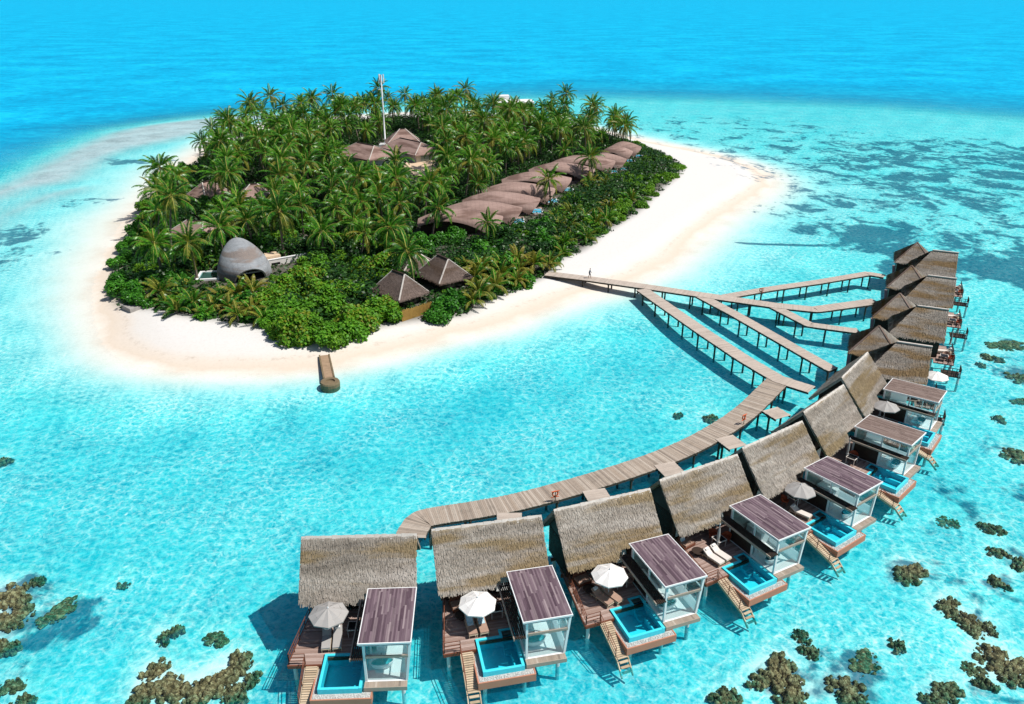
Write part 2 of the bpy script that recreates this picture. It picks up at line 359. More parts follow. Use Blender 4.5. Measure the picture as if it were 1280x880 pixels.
def fields(P):
    sd = poly_sdf(P, shore)
    D = idw(P, DEEP)
    front = smooth(150, 70, P[:, 1]) * smooth(60, 20, P[:, 0])      # the steep drop of the beach towards the villas
    run = 26 - 9 * front
    dep = D * smooth(0, 1, sd / run) ** .7 * .9 + .1 * D * smooth(0, 80, sd)
    # beyond the reef edge the bottom falls away
    out = -poly_sdf(P, [tuple(q) for q in reefline] + [(30000, 900), (30000, 60000), (-30000, 60000), (-30000, -500), (-150, -500)])
    left = smooth(40, -60, P[:, 0])
    crest = np.zeros(len(P))
    for pl in CREST:
        crest = np.maximum(crest, smooth(7, -7, poly_sdf(P, pl)))
    dep = dep * (1 - crest) + .22 * crest
    width = 75 + 130 * (1 - left)
    dep = dep + 13 * np.clip(out / width, 0, 1) ** 1.15
    bed = dep.copy()
    # the water over a coral head is shallow
    for g, r, t in corals:
        d = np.hypot(P[:, 0] - g.x, P[:, 1] - g.y)
        k = smooth(r * 1.5, r * .7, d); dep = dep * (1 - k) + np.minimum(dep, t * .75) * k
    # seagrass likelihood
    g = np.zeros(len(P))
    def blob(px, py, rx, ry_, a):
        c = G(px, py); q = np.hypot((P[:, 0] - c.x) / rx, (P[:, 1] - c.y) / ry_); np.maximum(g, a * smooth(1.15, .45, q), out=g)
    blob(1120, 270, 42, 55, .66); blob(1250, 300, 40, 60, .68); blob(1190, 330, 22, 12, .86); blob(1080, 300, 14, 10, .78); blob(1020, 200, 60, 70, .64); blob(900, 160, 90, 70, .62); blob(1250, 210, 90, 100, .72)
    blob(965, 262, 9, 9, .68); blob(1270, 330, 18, 14, .8); blob(985, 302, 20, 1.6, .8); blob(1060, 285, 18, 12, .8)
    blob(8, 290, 12, 16, .74); blob(100, 250, 16, 9, .6); blob(160, 200, 26, 9, .72); blob(10, 320, 16, 16, .62); blob(40, 330, 18, 12, .5)
    blob(1200, 560, 16, 22, .52); blob(1150, 700, 12, 8, .5); blob(1000, 840, 14, 6, .5); blob(1250, 610, 10, 12, .6); blob(250, 800, 12, 6, .5); blob(100, 800, 12, 8, .5)
    blob(60, 760, 7, 5, .7); blob(20, 725, 5, 4, .75); blob(240, 840, 9, 5, .55); blob(30, 850, 6, 6, .5)
    blob(1230, 690, 9, 14, .58); blob(1080, 830, 18, 6, .42); blob(1235, 840, 8, 6, .6); blob(1260, 440, 12, 12, .68); blob(1265, 560, 9, 14, .6); blob(1190, 650, 7, 4, .66); blob(1210, 500, 14, 14, .42); blob(990, 850, 6, 4, .6); blob(865, 518, 6, 3, .62)
    for cg, r, t in corals:
        np.maximum(g, .66 * smooth(2.2, .7, np.hypot(P[:, 0] - cg.x, P[:, 1] - cg.y) / r), out=g)
    return sd, dep, bed, crest, g
sd, dep, bed, crest, grass = fields(P2)
inside = np.clip(-sd, 0, 60)
zland = .04 + 1.0 * smooth(0, 9, inside) + .35 * smooth(6, 30, inside)
zbed = np.where(sd < 0, zland, -np.minimum(bed, 1.15 + .12 * np.minimum(bed, 3)) - .01)
def grid_mesh(name, z, attrs, mat):
    ny, nx = XX.shape
    me = bpy.data.meshes.new(name)
    co = np.stack([XX.ravel(), YY.ravel(), z], 1).astype(np.float32)
    ii = (np.arange(ny - 1)[:, None] * nx + np.arange(nx - 1)[None, :]).ravel()
    fa = np.stack([ii, ii + 1, ii + nx + 1, ii + nx], 1).astype(np.int32)
    me.vertices.add(len(co)); me.vertices.foreach_set('co', co.ravel())
    me.loops.add(fa.size); me.loops.foreach_set('vertex_index', fa.ravel())
    me.polygons.add(len(fa)); me.polygons.foreach_set('loop_start', np.arange(0, fa.size, 4, dtype=np.int32))
    me.update(calc_edges=True)
    me.polygons.foreach_set('use_smooth', [True] * len(fa))
    for k, a in attrs.items():
        at = me.attributes.new(k, 'FLOAT', 'POINT'); at.data.foreach_set('value', a.astype(np.float32))
    me.materials.append(mat); me.validate(); return me
# sand and seabed
b = NB('sand_and_seabed'); pos = b.pos()
def attr(b, name): 
    a = b.n('Attribute'); a.attribute_name = name; return a.outputs['Fac']
sx = b.n('SeparateXYZ'); b.l(pos, sx.inputs[0]); z = sx.outputs[2]
n1 = b.noise(pos, .12, 4); n2 = b.noise(pos, 1.4, 4); n3 = b.noise(pos, 9, 2)
zz = b.math('ADD', z, b.math('MULTIPLY', b.math('SUBTRACT', n1, .5), .5))
sand = b.ramp(b.math('MULTIPLY', b.math('ADD', zz, .5), .5), [(0, (.82, .81, .76)), (.22, (.68, .65, .59)), (.31, (.575, .49, .40)), (.42, (.60, .53, .455)), (.56, (.60, .575, .54)), (.75, (.605, .59, .57))])
sand = b.mix(b.math('MULTIPLY', n2, .22), sand, (.60, .52, .43))
wl = b.math('MULTIPLY', b.ramp(zz, [(.28, 0), (.36, 1), (.40, 1), (.47, 0)]), b.ramp(b.noise(pos, 1.1, 5, .7), [(.5, 0), (.68, 1)]))
sand = b.mix(b.math('MULTIPLY', wl, .35), sand, (.22, .15, .09))
fp = b.ramp(b.noise(pos, 2.6, 4, .75), [(.35, 1), (.5, 0)])
sand = b.mix(b.math('MULTIPLY', fp, .16), sand, (.36, .31, .26))
gr = attr(b, 'grass'); rf = attr(b, 'reef')
gn = b.math('ADD', b.math('MULTIPLY', b.noise(b.mapping(pos, (.75, .6, 1)), .17, 6, .68, .5), .78), b.math('MULTIPLY', b.noise(pos, .65, 3), .22))
gm = b.ramp(b.math('SUBTRACT', b.math('ADD', gn, b.math('MULTIPLY', gr, .66)), .53), [(.40, 0), (.47, 1)])
gm = b.math('MULTIPLY', gm, b.ramp(gr, [(.02, 0), (.15, 1)]))
gcol = b.ramp(b.math('ADD', b.math('MULTIPLY', n2, .6), b.math('MULTIPLY', n3, .4)), [(.3, (.002, .055, .125)), (.7, (.02, .13, .20))])
c = b.mix(b.math('MULTIPLY', gm, .80), sand, gcol)
rcol = b.ramp(b.math('ADD', b.math('MULTIPLY', n2, .4), b.math('MULTIPLY', n1, .6)), [(.3, (.30, .27, .27)), (.5, (.50, .46, .46)), (.7, (.62, .58, .57))])
c = b.mix(rf, c, rcol)
# leaf litter soil under the trees
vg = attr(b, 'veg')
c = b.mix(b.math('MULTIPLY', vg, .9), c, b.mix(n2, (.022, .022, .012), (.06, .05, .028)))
b.bump(b.math('ADD', n2, b.math('MULTIPLY', n3, .3)), .25, .12)
M['seabed'] = b.base(c, .95); b.b.inputs['Specular IOR Level'].default_value = .1
vsd = poly_sdf(P2, veg)
tag(obj('ground', grid_mesh('ground', zbed, dict(grass=grass, reef=crest, veg=smooth(1.0, -2.5, vsd)), M['seabed'])), 'pale sand island and shallow sandy seabed with dark seagrass patches', 'ground', kind='structure')
# water
b = NB('sea_water'); pos = b.pos(); d = attr(b, 'depth')
fl = b.n('VectorMath', operation='MULTIPLY'); fl.inputs[1].default_value = (1, 1, 0); b.l(pos, fl.inputs[0]); pf = fl.outputs[0]
wn = b.n('TexNoise'); wn.inputs['Scale'].default_value = .55; wn.inputs['Detail'].default_value = 3; b.l(pf, wn.inputs[0])
wo = b.n('VectorMath', operation='SCALE'); wo.inputs['Scale'].default_value = 1.6; b.l(wn.outputs[1], wo.inputs[0])
wa = b.n('VectorMath', operation='ADD'); b.l(pf, wa.inputs[0]); b.l(wo.outputs[0], wa.inputs[1]); wp = wa.outputs[0]
def caustic_web(vec, scale, e0, e1):  # net of caustic light lines, painted into the water's transparent colour
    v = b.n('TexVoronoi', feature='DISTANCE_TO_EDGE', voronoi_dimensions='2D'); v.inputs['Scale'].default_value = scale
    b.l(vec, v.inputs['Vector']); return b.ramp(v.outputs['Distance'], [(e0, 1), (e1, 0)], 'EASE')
w1 = caustic_web(wp, .9, .0, .20); w2 = caustic_web(b.mapping(wp, (1, 1, 1), (3, 7, 0), (0, 0, .6)), 2.1, .0, .24)
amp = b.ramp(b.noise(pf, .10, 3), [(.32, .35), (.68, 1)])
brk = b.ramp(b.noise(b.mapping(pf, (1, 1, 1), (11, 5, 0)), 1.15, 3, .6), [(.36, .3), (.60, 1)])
glitter = b.ramp(b.noise(b.mapping(wp, (.8, 1.25, 1), (2, 9, 0)), 3.0, 3, .6, .8), [(.53, 0), (.66, 1)])  # glitter of wave crests, painted as pale flecks in the water colour
caustic = b.math('MULTIPLY', b.math('ADD', b.math('MULTIPLY', b.math('ADD', b.math('MULTIPLY', w1, .72), b.math('MULTIPLY', w2, .5)), brk), b.math('MULTIPLY', glitter, .4)), amp, True)
DM = 13.0
tint = b.ramp(b.math('DIVIDE', d, DM), [(0, (.99, 1, 1)), (.18 / DM, (.86, .985, 1)), (.5 / DM, (.52, .965, .99)), (.9 / DM, (.22, .95, .978)), (1.3 / DM, (.09, .915, .957)), (1.8 / DM, (.035, .87, .935)), (3.5 / DM, (.03, .74, .93)), (1, (0, .6, .9))])
deepf = b.ramp(b.math('DIVIDE', d, DM), [(.1 / DM, 0), (.7 / DM, 1)])
mott = b.ramp(b.noise(wp, 1.15, 5, .72), [(.42, 0), (.60, 1)])
dkf = b.math('MULTIPLY', deepf, b.math('SUBTRACT', 1.0, b.math('MULTIPLY', mott, .75)))
lown = b.ramp(b.noise(b.mapping(wp, (1, 1, 1), (40, 3, 0)), .17, 5, .68), [(.36, .45), (.62, 1.0)])
dkf = b.math('MULTIPLY', dkf, lown)
dark = b.mix(dkf, tint, b.mix(1.0, tint, (.22, .57, .67), 'MULTIPLY'))
dark = b.mix(b.math('MULTIPLY', b.math('MULTIPLY', deepf, mott), .26), dark, (.88, 1, 1))
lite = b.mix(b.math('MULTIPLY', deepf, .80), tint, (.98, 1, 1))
tc = b.mix(caustic, dark, lite)  # caustic light and glitter painted by tinting what the surface lets through
tr = b.n('BsdfTransparent'); b.l(tc, tr.inputs[0])
sc_ = b.n('BsdfDiffuse')
sw = b.noise(b.mapping(pf, (.8, 1, 1)), .025, 5, .65); sw2 = b.noise(pf, .5, 4, .7)
sw3 = b.noise(b.mapping(pf, (.7, 1, 1)), .2, 5, .75)
swm = b.math('ADD', b.math('ADD', b.math('MULTIPLY', sw, .35), b.math('MULTIPLY', sw2, .2)), b.math('MULTIPLY', sw3, .45))
b.l(b.ramp(swm, [(.39, (.0, .23, .43)), (.5, (.0, .34, .575)), (.60, (.005, .47, .71))]), sc_.inputs[0])
m1 = b.n('MixShader'); b.l(b.ramp(b.math('DIVIDE', d, DM), [(1.0 / DM, 0), (2 / DM, .30), (4 / DM, .68), (8 / DM, .97)]), m1.inputs[0]); b.l(tr.outputs[0], m1.inputs[1]); b.l(sc_.outputs[0], m1.inputs[2])
gl = b.n('BsdfGlossy'); gl.inputs['Roughness'].default_value = .16; gl.inputs[0].default_value = (.75, .93, 1, 1)
bp = b.n('Bump'); bp.inputs['Strength'].default_value = .55; bp.inputs['Distance'].default_value = .25
rip = b.math('ADD', b.noise(b.mapping(pf, (.8, 1.2, 1)), 1.1, 4, .6), b.math('MULTIPLY', w1, .25))
b.l(rip, bp.inputs['Height']); b.l(bp.outputs[0], gl.inputs['Normal'])
fr = b.n('Fresnel'); fr.inputs[0].default_value = 1.33; b.l(bp.outputs[0], fr.inputs[1])
m2 = b.n('MixShader'); b.l(b.math('MINIMUM', b.math('MULTIPLY', fr.outputs[0], .45), .065), m2.inputs[0]); b.l(m1.outputs[0], m2.inputs[1]); b.l(gl.outputs[0], m2.inputs[2])
b.l(m2.outputs[0], b.out.inputs[0]); M['sea'] = b.m
tag(obj('water', grid_mesh('water', np.zeros(len(P2)), dict(depth=np.where(sd < 0, 0, dep)), M['sea'])), 'clear turquoise lagoon water deepening to blue open sea', 'water', kind='structure')
#@@ OBJECTS
# ------------------------------------------------------------------ thatch roofs
def thatch_plane(mb, p00, p10, p01, p11, rows, cols, rg, notch=None, ln=.55, lift=.05):
    "tufts of straw lying down a roof plane; p00,p10 ridge corners, p01,p11 eave corners"
    p00, p10, p01, p11 = map(Vector, (p00, p10, p01, p11))
    nrm = (p10 - p00).cross(p01 - p00).normalized()
    if nrm.z < 0: nrm = -nrm
    for r in range(rows):
        for c in range(cols):
            u = (c + rg.uniform(-.4, 1.4)) / cols; v = (r + rg.uniform(0, 1)) / rows
            u = min(max(u, 0), 1)
            vm = notch(u) if notch else 1.0
            if v > vm - .02: v = vm - rg.uniform(0, .12)
            if v < 0: continue
            a = p00.lerp(p10, u); e = p01.lerp(p11, u); p = a.lerp(e, v); dn = (e - a).normalized()
            sd_ = dn.cross(nrm).normalized(); wv = rg.uniform(.028, .065); L = ln * rg.uniform(.6, 1.2)
            over = (vm - v) * (e - a).length
            L = min(L, over + rg.uniform(.05, .40))
            t = p + dn * L + sd_ * rg.uniform(-.08, .08) + nrm * (lift * rg.uniform(.6, 1.8))
            q = p + nrm * .012
            mb.face(q - sd_ * wv, q + sd_ * wv, t + sd_ * wv * .6, t - sd_ * wv * .6)
def slab(mb, a, b_, c, d, th):
    "solid roof plane a,b,c,d (counter-clockwise from above) with thickness th under it"
    a, b_, c, d = map(Vector, (a, b_, c, d)); n = (b_ - a).cross(d - a).normalized()
    if n.z < 0: n = -n
    mb.hexa([a - n * th, b_ - n * th, c - n * th, d - n * th, a, b_, c, d])

# ------------------------------------------------------------------ the water villas with a bath pavilion
RZ, EZ, W2, DZ = 7.45, 3.75, 4.33, 1.6
rg = random.Random(3)
def roof_mesh():
    m = MB()
    nx = .45          # right of this the seaward eave is cut shorter for the pavilion
    yL, zL = -3.12, 3.72; yR, zR = -2.55, 4.40
    slab(m, (-W2, yL, zL), (nx, yL, zL), (nx, 0, RZ), (-W2, 0, RZ), .26)
    slab(m, (nx + .002, yR, zR), (W2, yR, zR), (W2, 0, RZ), (nx + .002, 0, RZ), .26)
    slab(m, (W2, 3.0, 3.87), (-W2, 3.0, 3.87), (-W2, .004, RZ), (W2, .004, RZ), .26)
    nt_ = lambda u: 1.0 if u * 2 * W2 - W2 < nx else (RZ - zR) / (RZ - zL)
    thatch_plane(m, (-W2, 0, RZ), (W2, 0, RZ), (-W2, yL, zL), (W2, yL, zL), 26, 165, rg, nt_)
    thatch_plane(m, (W2, 0, RZ), (-W2, 0, RZ), (W2, 3.0, 3.87), (-W2, 3.0, 3.87), 14, 90, rg)
    for k in range(120):   # ragged verges
        s = -1 if k % 2 else 1; v = rg.random(); y = yL * v; zz = RZ + (zL - RZ) * v
        if s > 0 and v > .84: continue
        L = rg.uniform(.1, .28)
        m.face((s * W2, y, zz + .03), (s * (W2 + .09), y - .02, zz - .02), (s * (W2 + .07), y - L * .65, zz - L * .8), (s * W2, y - L * .6, zz - L * .75))
    return m.data('thatch_roof', M['thatch'])
ROOF = roof_mesh()
m = MB()
for i in range(30):
    x = -W2 - .05 + i * (2 * W2 + .1) / 30; hh = rg.uniform(.03, .09); ww = rg.uniform(.16, .26)
    m.mesh([(x, -ww, RZ - ww * 1.05), (x + .31, -ww * 1.05, RZ - ww * 1.1), (x + .31, 0, RZ + hh), (x, 0, RZ + hh), (x + .31, ww, RZ - ww), (x, ww, RZ - ww)], [(0, 1, 2, 3), (3, 2, 4, 5)])
RIDGE = m.data('ridge_cap', M['ridge'])
BARGE = []
for s in (-1, 1):
    for y, z_ in ((-2.9, 3.75), (3.05, 3.75)):
        m = MB(); m.beam((s * (W2 - .12), y, z_ - .05), (s * (W2 - .12), -y * .02, RZ - .2), .08, .2); BARGE.append(m.data('bargeboard', M['darkwood']))
m = MB()
m.box(-3.75, 3.75, -1.5, 2.2, DZ, 4.45)
for s in (-1, 1):
    x = s * 3.75; m.mesh([(x, -2.35, 4.45), (x, 2.35, 4.45), (x, 0, 7.1), (x - s * .15, -2.35, 4.45), (x - s * .15, 2.35, 4.45), (x - s * .15, 0, 7.1)], [(0, 1, 2), (3, 5, 4), (0, 2, 5, 3), (1, 4, 5, 2)])
for i in range(15):   # horizontal cladding laths on the ends
    for s in (-1, 1): m.box(min(s * 3.752, s * 3.79), max(s * 3.752, s * 3.79), -1.48, 2.18, 1.7 + i * .18, 1.8 + i * .18)
HOUSE = m.data('house_wall', M['darkwood'])
m = MB(); m.box(-.2, 1.7, -1.58, -1.53, 1.7, 3.7); m.box(-2.2, -.3, -1.58, -1.53, 1.7, 3.7)
SLIDE = m.data('sliding_glass_door', M['glass'])
m = MB()
for i in range(9): m.hexa([(x + i * .0, y, z_) for x, y, z_ in [(-3.4, -1.66, 2.2 + i * .12), (-2.5, -1.66, 2.2 + i * .12), (-2.5, -1.6, 2.2 + i * .12), (-3.4, -1.6, 2.2 + i * .12), (-3.4, -1.66, 2.315 + i * .12), (-2.5, -1.66, 2.315 + i * .12), (-2.5, -1.6, 2.315 + i * .12), (-3.4, -1.6, 2.315 + i * .12)]])
BLIND = m.data('window_blind', M['curtain'])
m = MB(); m.hexa([(.2, -2.62, 2.75), (1.15, -2.62, 2.75), (1.15, -2.55, 2.75), (.2, -2.55, 2.75), (.2, -2.3, 3.75), (1.15, -2.3, 3.75), (1.15, -2.24, 3.75), (.2, -2.24, 3.75)])
AWN = m.data('tilted_screen', M['curtain'])
# deck ---------------------------------------------------------------
def lerp(a, b_, t): return a + (b_ - a) * t
m = MB()
y = -7.0
while y < -.2:
    t = (y + 7.0) / 6.8; xl = lerp(-4.55, -3.75, t)
    if y < -6.1: xr = -2.2
    else: xr = 1.05
    x = xl; yy = y + .145
    while x < xr - .01:
        L = min(rg.uniform(1.6, 3.2), xr - x)
        if xr - x - L < .4: L = xr - x
        m.box(x, x + L - .008, y, yy - .006, DZ - .045, DZ + rg.uniform(-.004, .004)); x += L
    y += .15
m.box(1.05, 4.0, -3.2, -1.5, DZ - .06, DZ - .01)
DECK = m.data('deck', M['deck'])
m = MB()
m.beam((-4.6, -7.05, 1.45), (-3.72, -.2, 1.45), .09, .26); m.beam((-4.6, -7.05, 1.45), (-2.2, -7.05, 1.45), .09, .26)
for y in (-6.3, -4.6, -2.8, -1, 1.2): m.beam((-4.0, y, 1.4), (3.9, y, 1.4), .16, .26)
FASC = m.data('deck_fascia', M['redwood'])
def pile(x, y, top, r=.15, bot=-1.9):
    q = MB(); q.tube([(x, y, bot), (x, y, top)], r, 9); return q.data('stilt', M['pilewhite'])
PILES = [pile(-4.2, -6.7, 1.35), pile(-3.8, -3.2, 1.35), pile(-3.5, 1.6, 1.4), pile(0, 1.9, 1.4), pile(3.6, 1.9, 1.4), pile(3.6, -2.6, 1.4), pile(3.65, -8.3, 1.4), pile(1.0, -8.9, .7), pile(-2.0, -9.4, .7), pile(-.3, -3.6, 1.35)]
# railing along the left edge and the head of the stair
def railing(pts, hgt=.95, mat='redwood', rails=(.95, .62, .32), r=.05, step=1.1):
    q = MB()
    for a, b_ in zip(pts[:-1], pts[1:]):
        a = Vector(a); b_ = Vector(b_); n = max(1, round((b_ - a).length / step))
        for i in range(n + 1):
            p = a.lerp(b_, i / n); q.beam(p, p + Vector((0, 0, hgt)), r, r)
        for h_ in rails: q.beam(a + Vector((0, 0, h_)), b_ + Vector((0, 0, h_)), r * .9, r * .9)
    return q
RAIL = railing([(-3.72, -1.2, DZ), (-4.5, -6.95, DZ), (-3.35, -6.95, DZ)]).data('railing', M['redwood'])
# stair: a ramp of boards along the pool, then steep treads into the water
m = MB()
n = 18
for i in range(n):
    t = i / n; y0 = lerp(-7.05, -10.0, t); z0 = lerp(1.5, .55, t)
    m.box(-3.3, -2.5, y0 - .15, y0 - .005, z0 - .05, z0)
for i in range(3):
    y0 = -10.05 - i * .25; z0 = .42 - i * .26; m.box(-3.25, -2.55, y0 - .22, y0, z0 - .05, z0)
for x in (-3.36, -2.46):
    m.beam((x, -7.0, 1.36), (x, -10.0, .4), .08, .22); m.beam((x, -10.0, .4), (x, -10.85, -.45), .08, .2)
STAIR = m.data('staircase', M['stair'])
STRAIL = railing([(-3.36, -7.1, 1.48), (-3.36, -9.7, .62)], .9, rails=(.9, .5)).data('handrail', M['redwood'])
# pool ---------------------------------------------------------------
PX0, PX1, PY0, PY1, PT = -2.1, .92, -9.35, -6.1, 1.66
m = MB(); th = .2
m.box(PX0, PX0 + th, PY0, PY1, .6, PT); m.box(PX1 - th, PX1, PY0, PY1, .6, PT)
m.box(PX0 + th, PX1 - th, PY0, PY0 + th, .6, PT - .03); m.box(PX0 + th, PX1 - 1.0, PY1 - th, PY1, .6, PT)
m.box(PX0 + th, PX1 - th, PY0 + th, PY1 - th, .5, .62)
m.box(PX1 - 1.0, PX1 - th, PY1 - .002, PY1 + .45, .6, 1.35); m.box(PX1 - 1.2, PX1 - 1.0, PY1, PY1 + .6, .6, PT); m.box(PX1 - th, PX1, PY1, PY1 + .6, .6, PT); m.box(PX1 - 1.0, PX1 - th, PY1 + .42, PY1 + .6, .6, PT)
for i in range(3): m.box(PX1 - 1.0, PX1 - th - .002, PY1 - .4 * (i + 1), PY1 - .4 * i - .004, .61, 1.3 - .22 * i)
m.box(PX1 - th - .42, PX1 - th - .002, PY0 + th + .002, PY1 - 1.25, .61, 1.12)
POOL = m.data('plunge_pool', M['tile'])
m = MB(); z_ = PT - .035
m.face((PX0 + th, PY0 + .02, z_), (PX1 - th, PY0 + .02, z_), (PX1 - th, PY1 + .42, z_), (PX1 - 1.0, PY1 + .42, z_), (PX1 - 1.0, PY1 - th, z_), (PX0 + th, PY1 - th, z_))
POOLW = m.data('pool_water', M['poolwater'])
m = MB(); m.box(-2.46, PX0 - .004, -9.8, -6.4, 1.05, 1.2); m.box(PX0 - .003, 1.55, -9.8, PY0 - .004, 1.05, 1.2); m.box(PX1 + .004, 1.55, PY0, -8.95, 1.05, 1.2)
for i in range(260):
    if i % 3: x, y = rg.uniform(-2.4, 1.5), rg.uniform(-9.75, -9.42)
    else: x, y = rg.uniform(-2.42, -2.15), rg.uniform(-9.7, -6.6)
    r = rg.uniform(.03, .06); m.lathe([(r * .7, 0), (r, r * .5), (r * .4, r)], 6, (x, y, 1.195))
LEDGE = m.data('pebble_ledge', M['pebble'])
m = MB(); m.box(-2.55, 1.62, -9.9, -9.803, .62, 1.24); m.box(-2.56, -2.463, -9.8, -6.9, .62, 1.235); m.box(1.553, 1.64, -9.8, -8.96, .62, 1.235)
POOLF = m.data('terracotta_fascia', M['terra'])
# pavilion -------------------------------------------------------------
m = MB(); m.box(1.1, 4.0, -8.75, -3.2, DZ - .25, DZ)
PAVF = m.data('bath_pavilion', M['white'])
m = MB()
for i in range(20):
    x = 1.08 + i * .148; m.box(x, x + .14, -9.25, -8.753, DZ - .14, DZ - .01)
m.box(1.06, 4.05, -9.3, -9.252, DZ - .34, DZ - .004)
PAVL = m.data('front_ledge', M['board'])
RF = [(.85, -8.95, 5.24), (4.5, -8.95, 5.24), (4.5, -3.2, 5.04), (.85, -3.2, 5.04)]
def rz_at(y): return lerp(5.24, 5.04, (y + 8.95) / 5.75)
def pav_roof(mat):
    q = MB(); q.mi = 0
    x = .93
    while x < 4.42:
        wd = min(.135, 4.42 - x); y = -8.86
        while y < -3.29:
            L = min(rg.uniform(.7, 3.4), -3.28 - y); z0, z1 = rz_at(y), rz_at(y + L); e = rg.uniform(0, .012)
            q.hexa([(x, y, z0 - .05), (x + wd - .006, y, z0 - .05), (x + wd - .006, y + L - .01, z1 - .05), (x, y + L - .01, z1 - .05), (x, y, z0 + e), (x + wd - .006, y, z0 + e), (x + wd - .006, y + L - .01, z1 + e), (x, y + L - .01, z1 + e)]); y += L
        x += .135
    return q.data('pavilion_roof', mat)
PAVR = pav_roof(M['purple']); PAVR2 = pav_roof(M['brownroof'])
m = MB()
m.beam((.85, -8.9, rz_at(-8.9) - .07), (4.5, -8.9, rz_at(-8.9) - .05), .07, .14); m.beam((.85, -3.24, rz_at(-3.2) - .06), (4.5, -3.24, rz_at(-3.2) - .05), .06, .13)
for x in (.89, 4.46): m.beam((x, -8.855, rz_at(-8.86) - .065), (x, -3.282, rz_at(-3.28) - .05), .06, .135)
m.box(.93, 4.42, -8.85, -3.28, 4.93, 4.96)
ROOFTRIM = m.data('roof_trim', M['white'])
def post(x0, y, x1=None, wd=.17, z0=DZ, z1=5.0):
    q = MB(); q.beam((x0, y, z0), (x0 if x1 is None else x1, y, z1), wd, wd, (0, 1, 0)); return q.data('post', M['white'])
POSTS = [post(1.2, -8.65), post(1.2, -6.05, None, .13), post(1.2, -3.4), post(4.0, -8.65, 4.38, .17), post(4.0, -3.4, 4.38, .13)]
m = MB()
def slant(z0, z1, y0, y1, off=0, t=.07):
    xa = lerp(4.0, 4.4, (z0 - DZ) / 3.35) + off; xb = lerp(4.0, 4.4, (z1 - DZ) / 3.35) + off
    return [(xa - t, y0, z0), (xa, y0, z0), (xa, y1, z0), (xa - t, y1, z0), (xb - t, y0, z1), (xb, y0, z1), (xb, y1, z1), (xb - t, y1, z1)]
m.hexa(slant(DZ, 2.5, -8.55, -3.45)); m.hexa(slant(2.5, 4.92, -5.2, -3.45)); m.hexa(slant(2.5, 4.92, -6.95, -6.85)); m.hexa(slant(3.95, 4.03, -8.55, -6.953))
SIDEW = m.data('side_wall', M['frost'])
m = MB(); m.hexa(slant(2.51, 4.92, -8.55, -5.22, -.08, .015)); m.box(1.35, 3.95, -8.66, -8.63, DZ + .1, 3.72); m.box(1.35, 4.15, -8.66, -8.63, 3.96, 4.9)
m.box(1.19, 1.21, -8.5, -6.15, DZ + .1, 3.55); m.box(1.19, 1.21, -8.5, -6.15, 3.9, 4.9); m.box(1.19, 1.21, -5.95, -3.5, 3.9, 4.9)
PANE = m.data('glass_wall', M['glass'])
m = MB(); m.beam((1.28, -8.72, 3.84), (4.2, -8.72, 3.84), .1, .2)
CROSSB = m.data('front_beam', M['board'])
m = MB(); m.box(1.16, 1.24, -5.98, -3.5, DZ, 3.6)
INW = m.data('dark_wall', M['darkwood'])
m = MB(); m.box(1.3, 3.95, -3.42, -3.34, DZ, 4.9); BKW = m.data('back_wall', M['stone'])
m = MB()
for i in range(6): m.box(.28 + i * .145, .28 + i * .145 + .09, -8.9, -2.9, 3.68, 3.78)
for y in (-8.7, -7, -5.2, -3.2): m.box(.28, 1.12, y, y + .08, 3.6, 3.677)
SUNL = m.data('sun_ledge', M['darkwood'])
m = MB(); m.box(.2, .272, -8.9, -2.9, 3.62, 3.82)
SUNT = m.data('ledge_trim', M['board'])
m = MB(); m.box(1.6, 2.2, -6.0, -3.6, DZ, DZ + .85); m.box(2.9, 3.9, -5.4, -3.6, DZ, DZ + 1.1)
VAN = m.data('vanity_counter', M['white'])

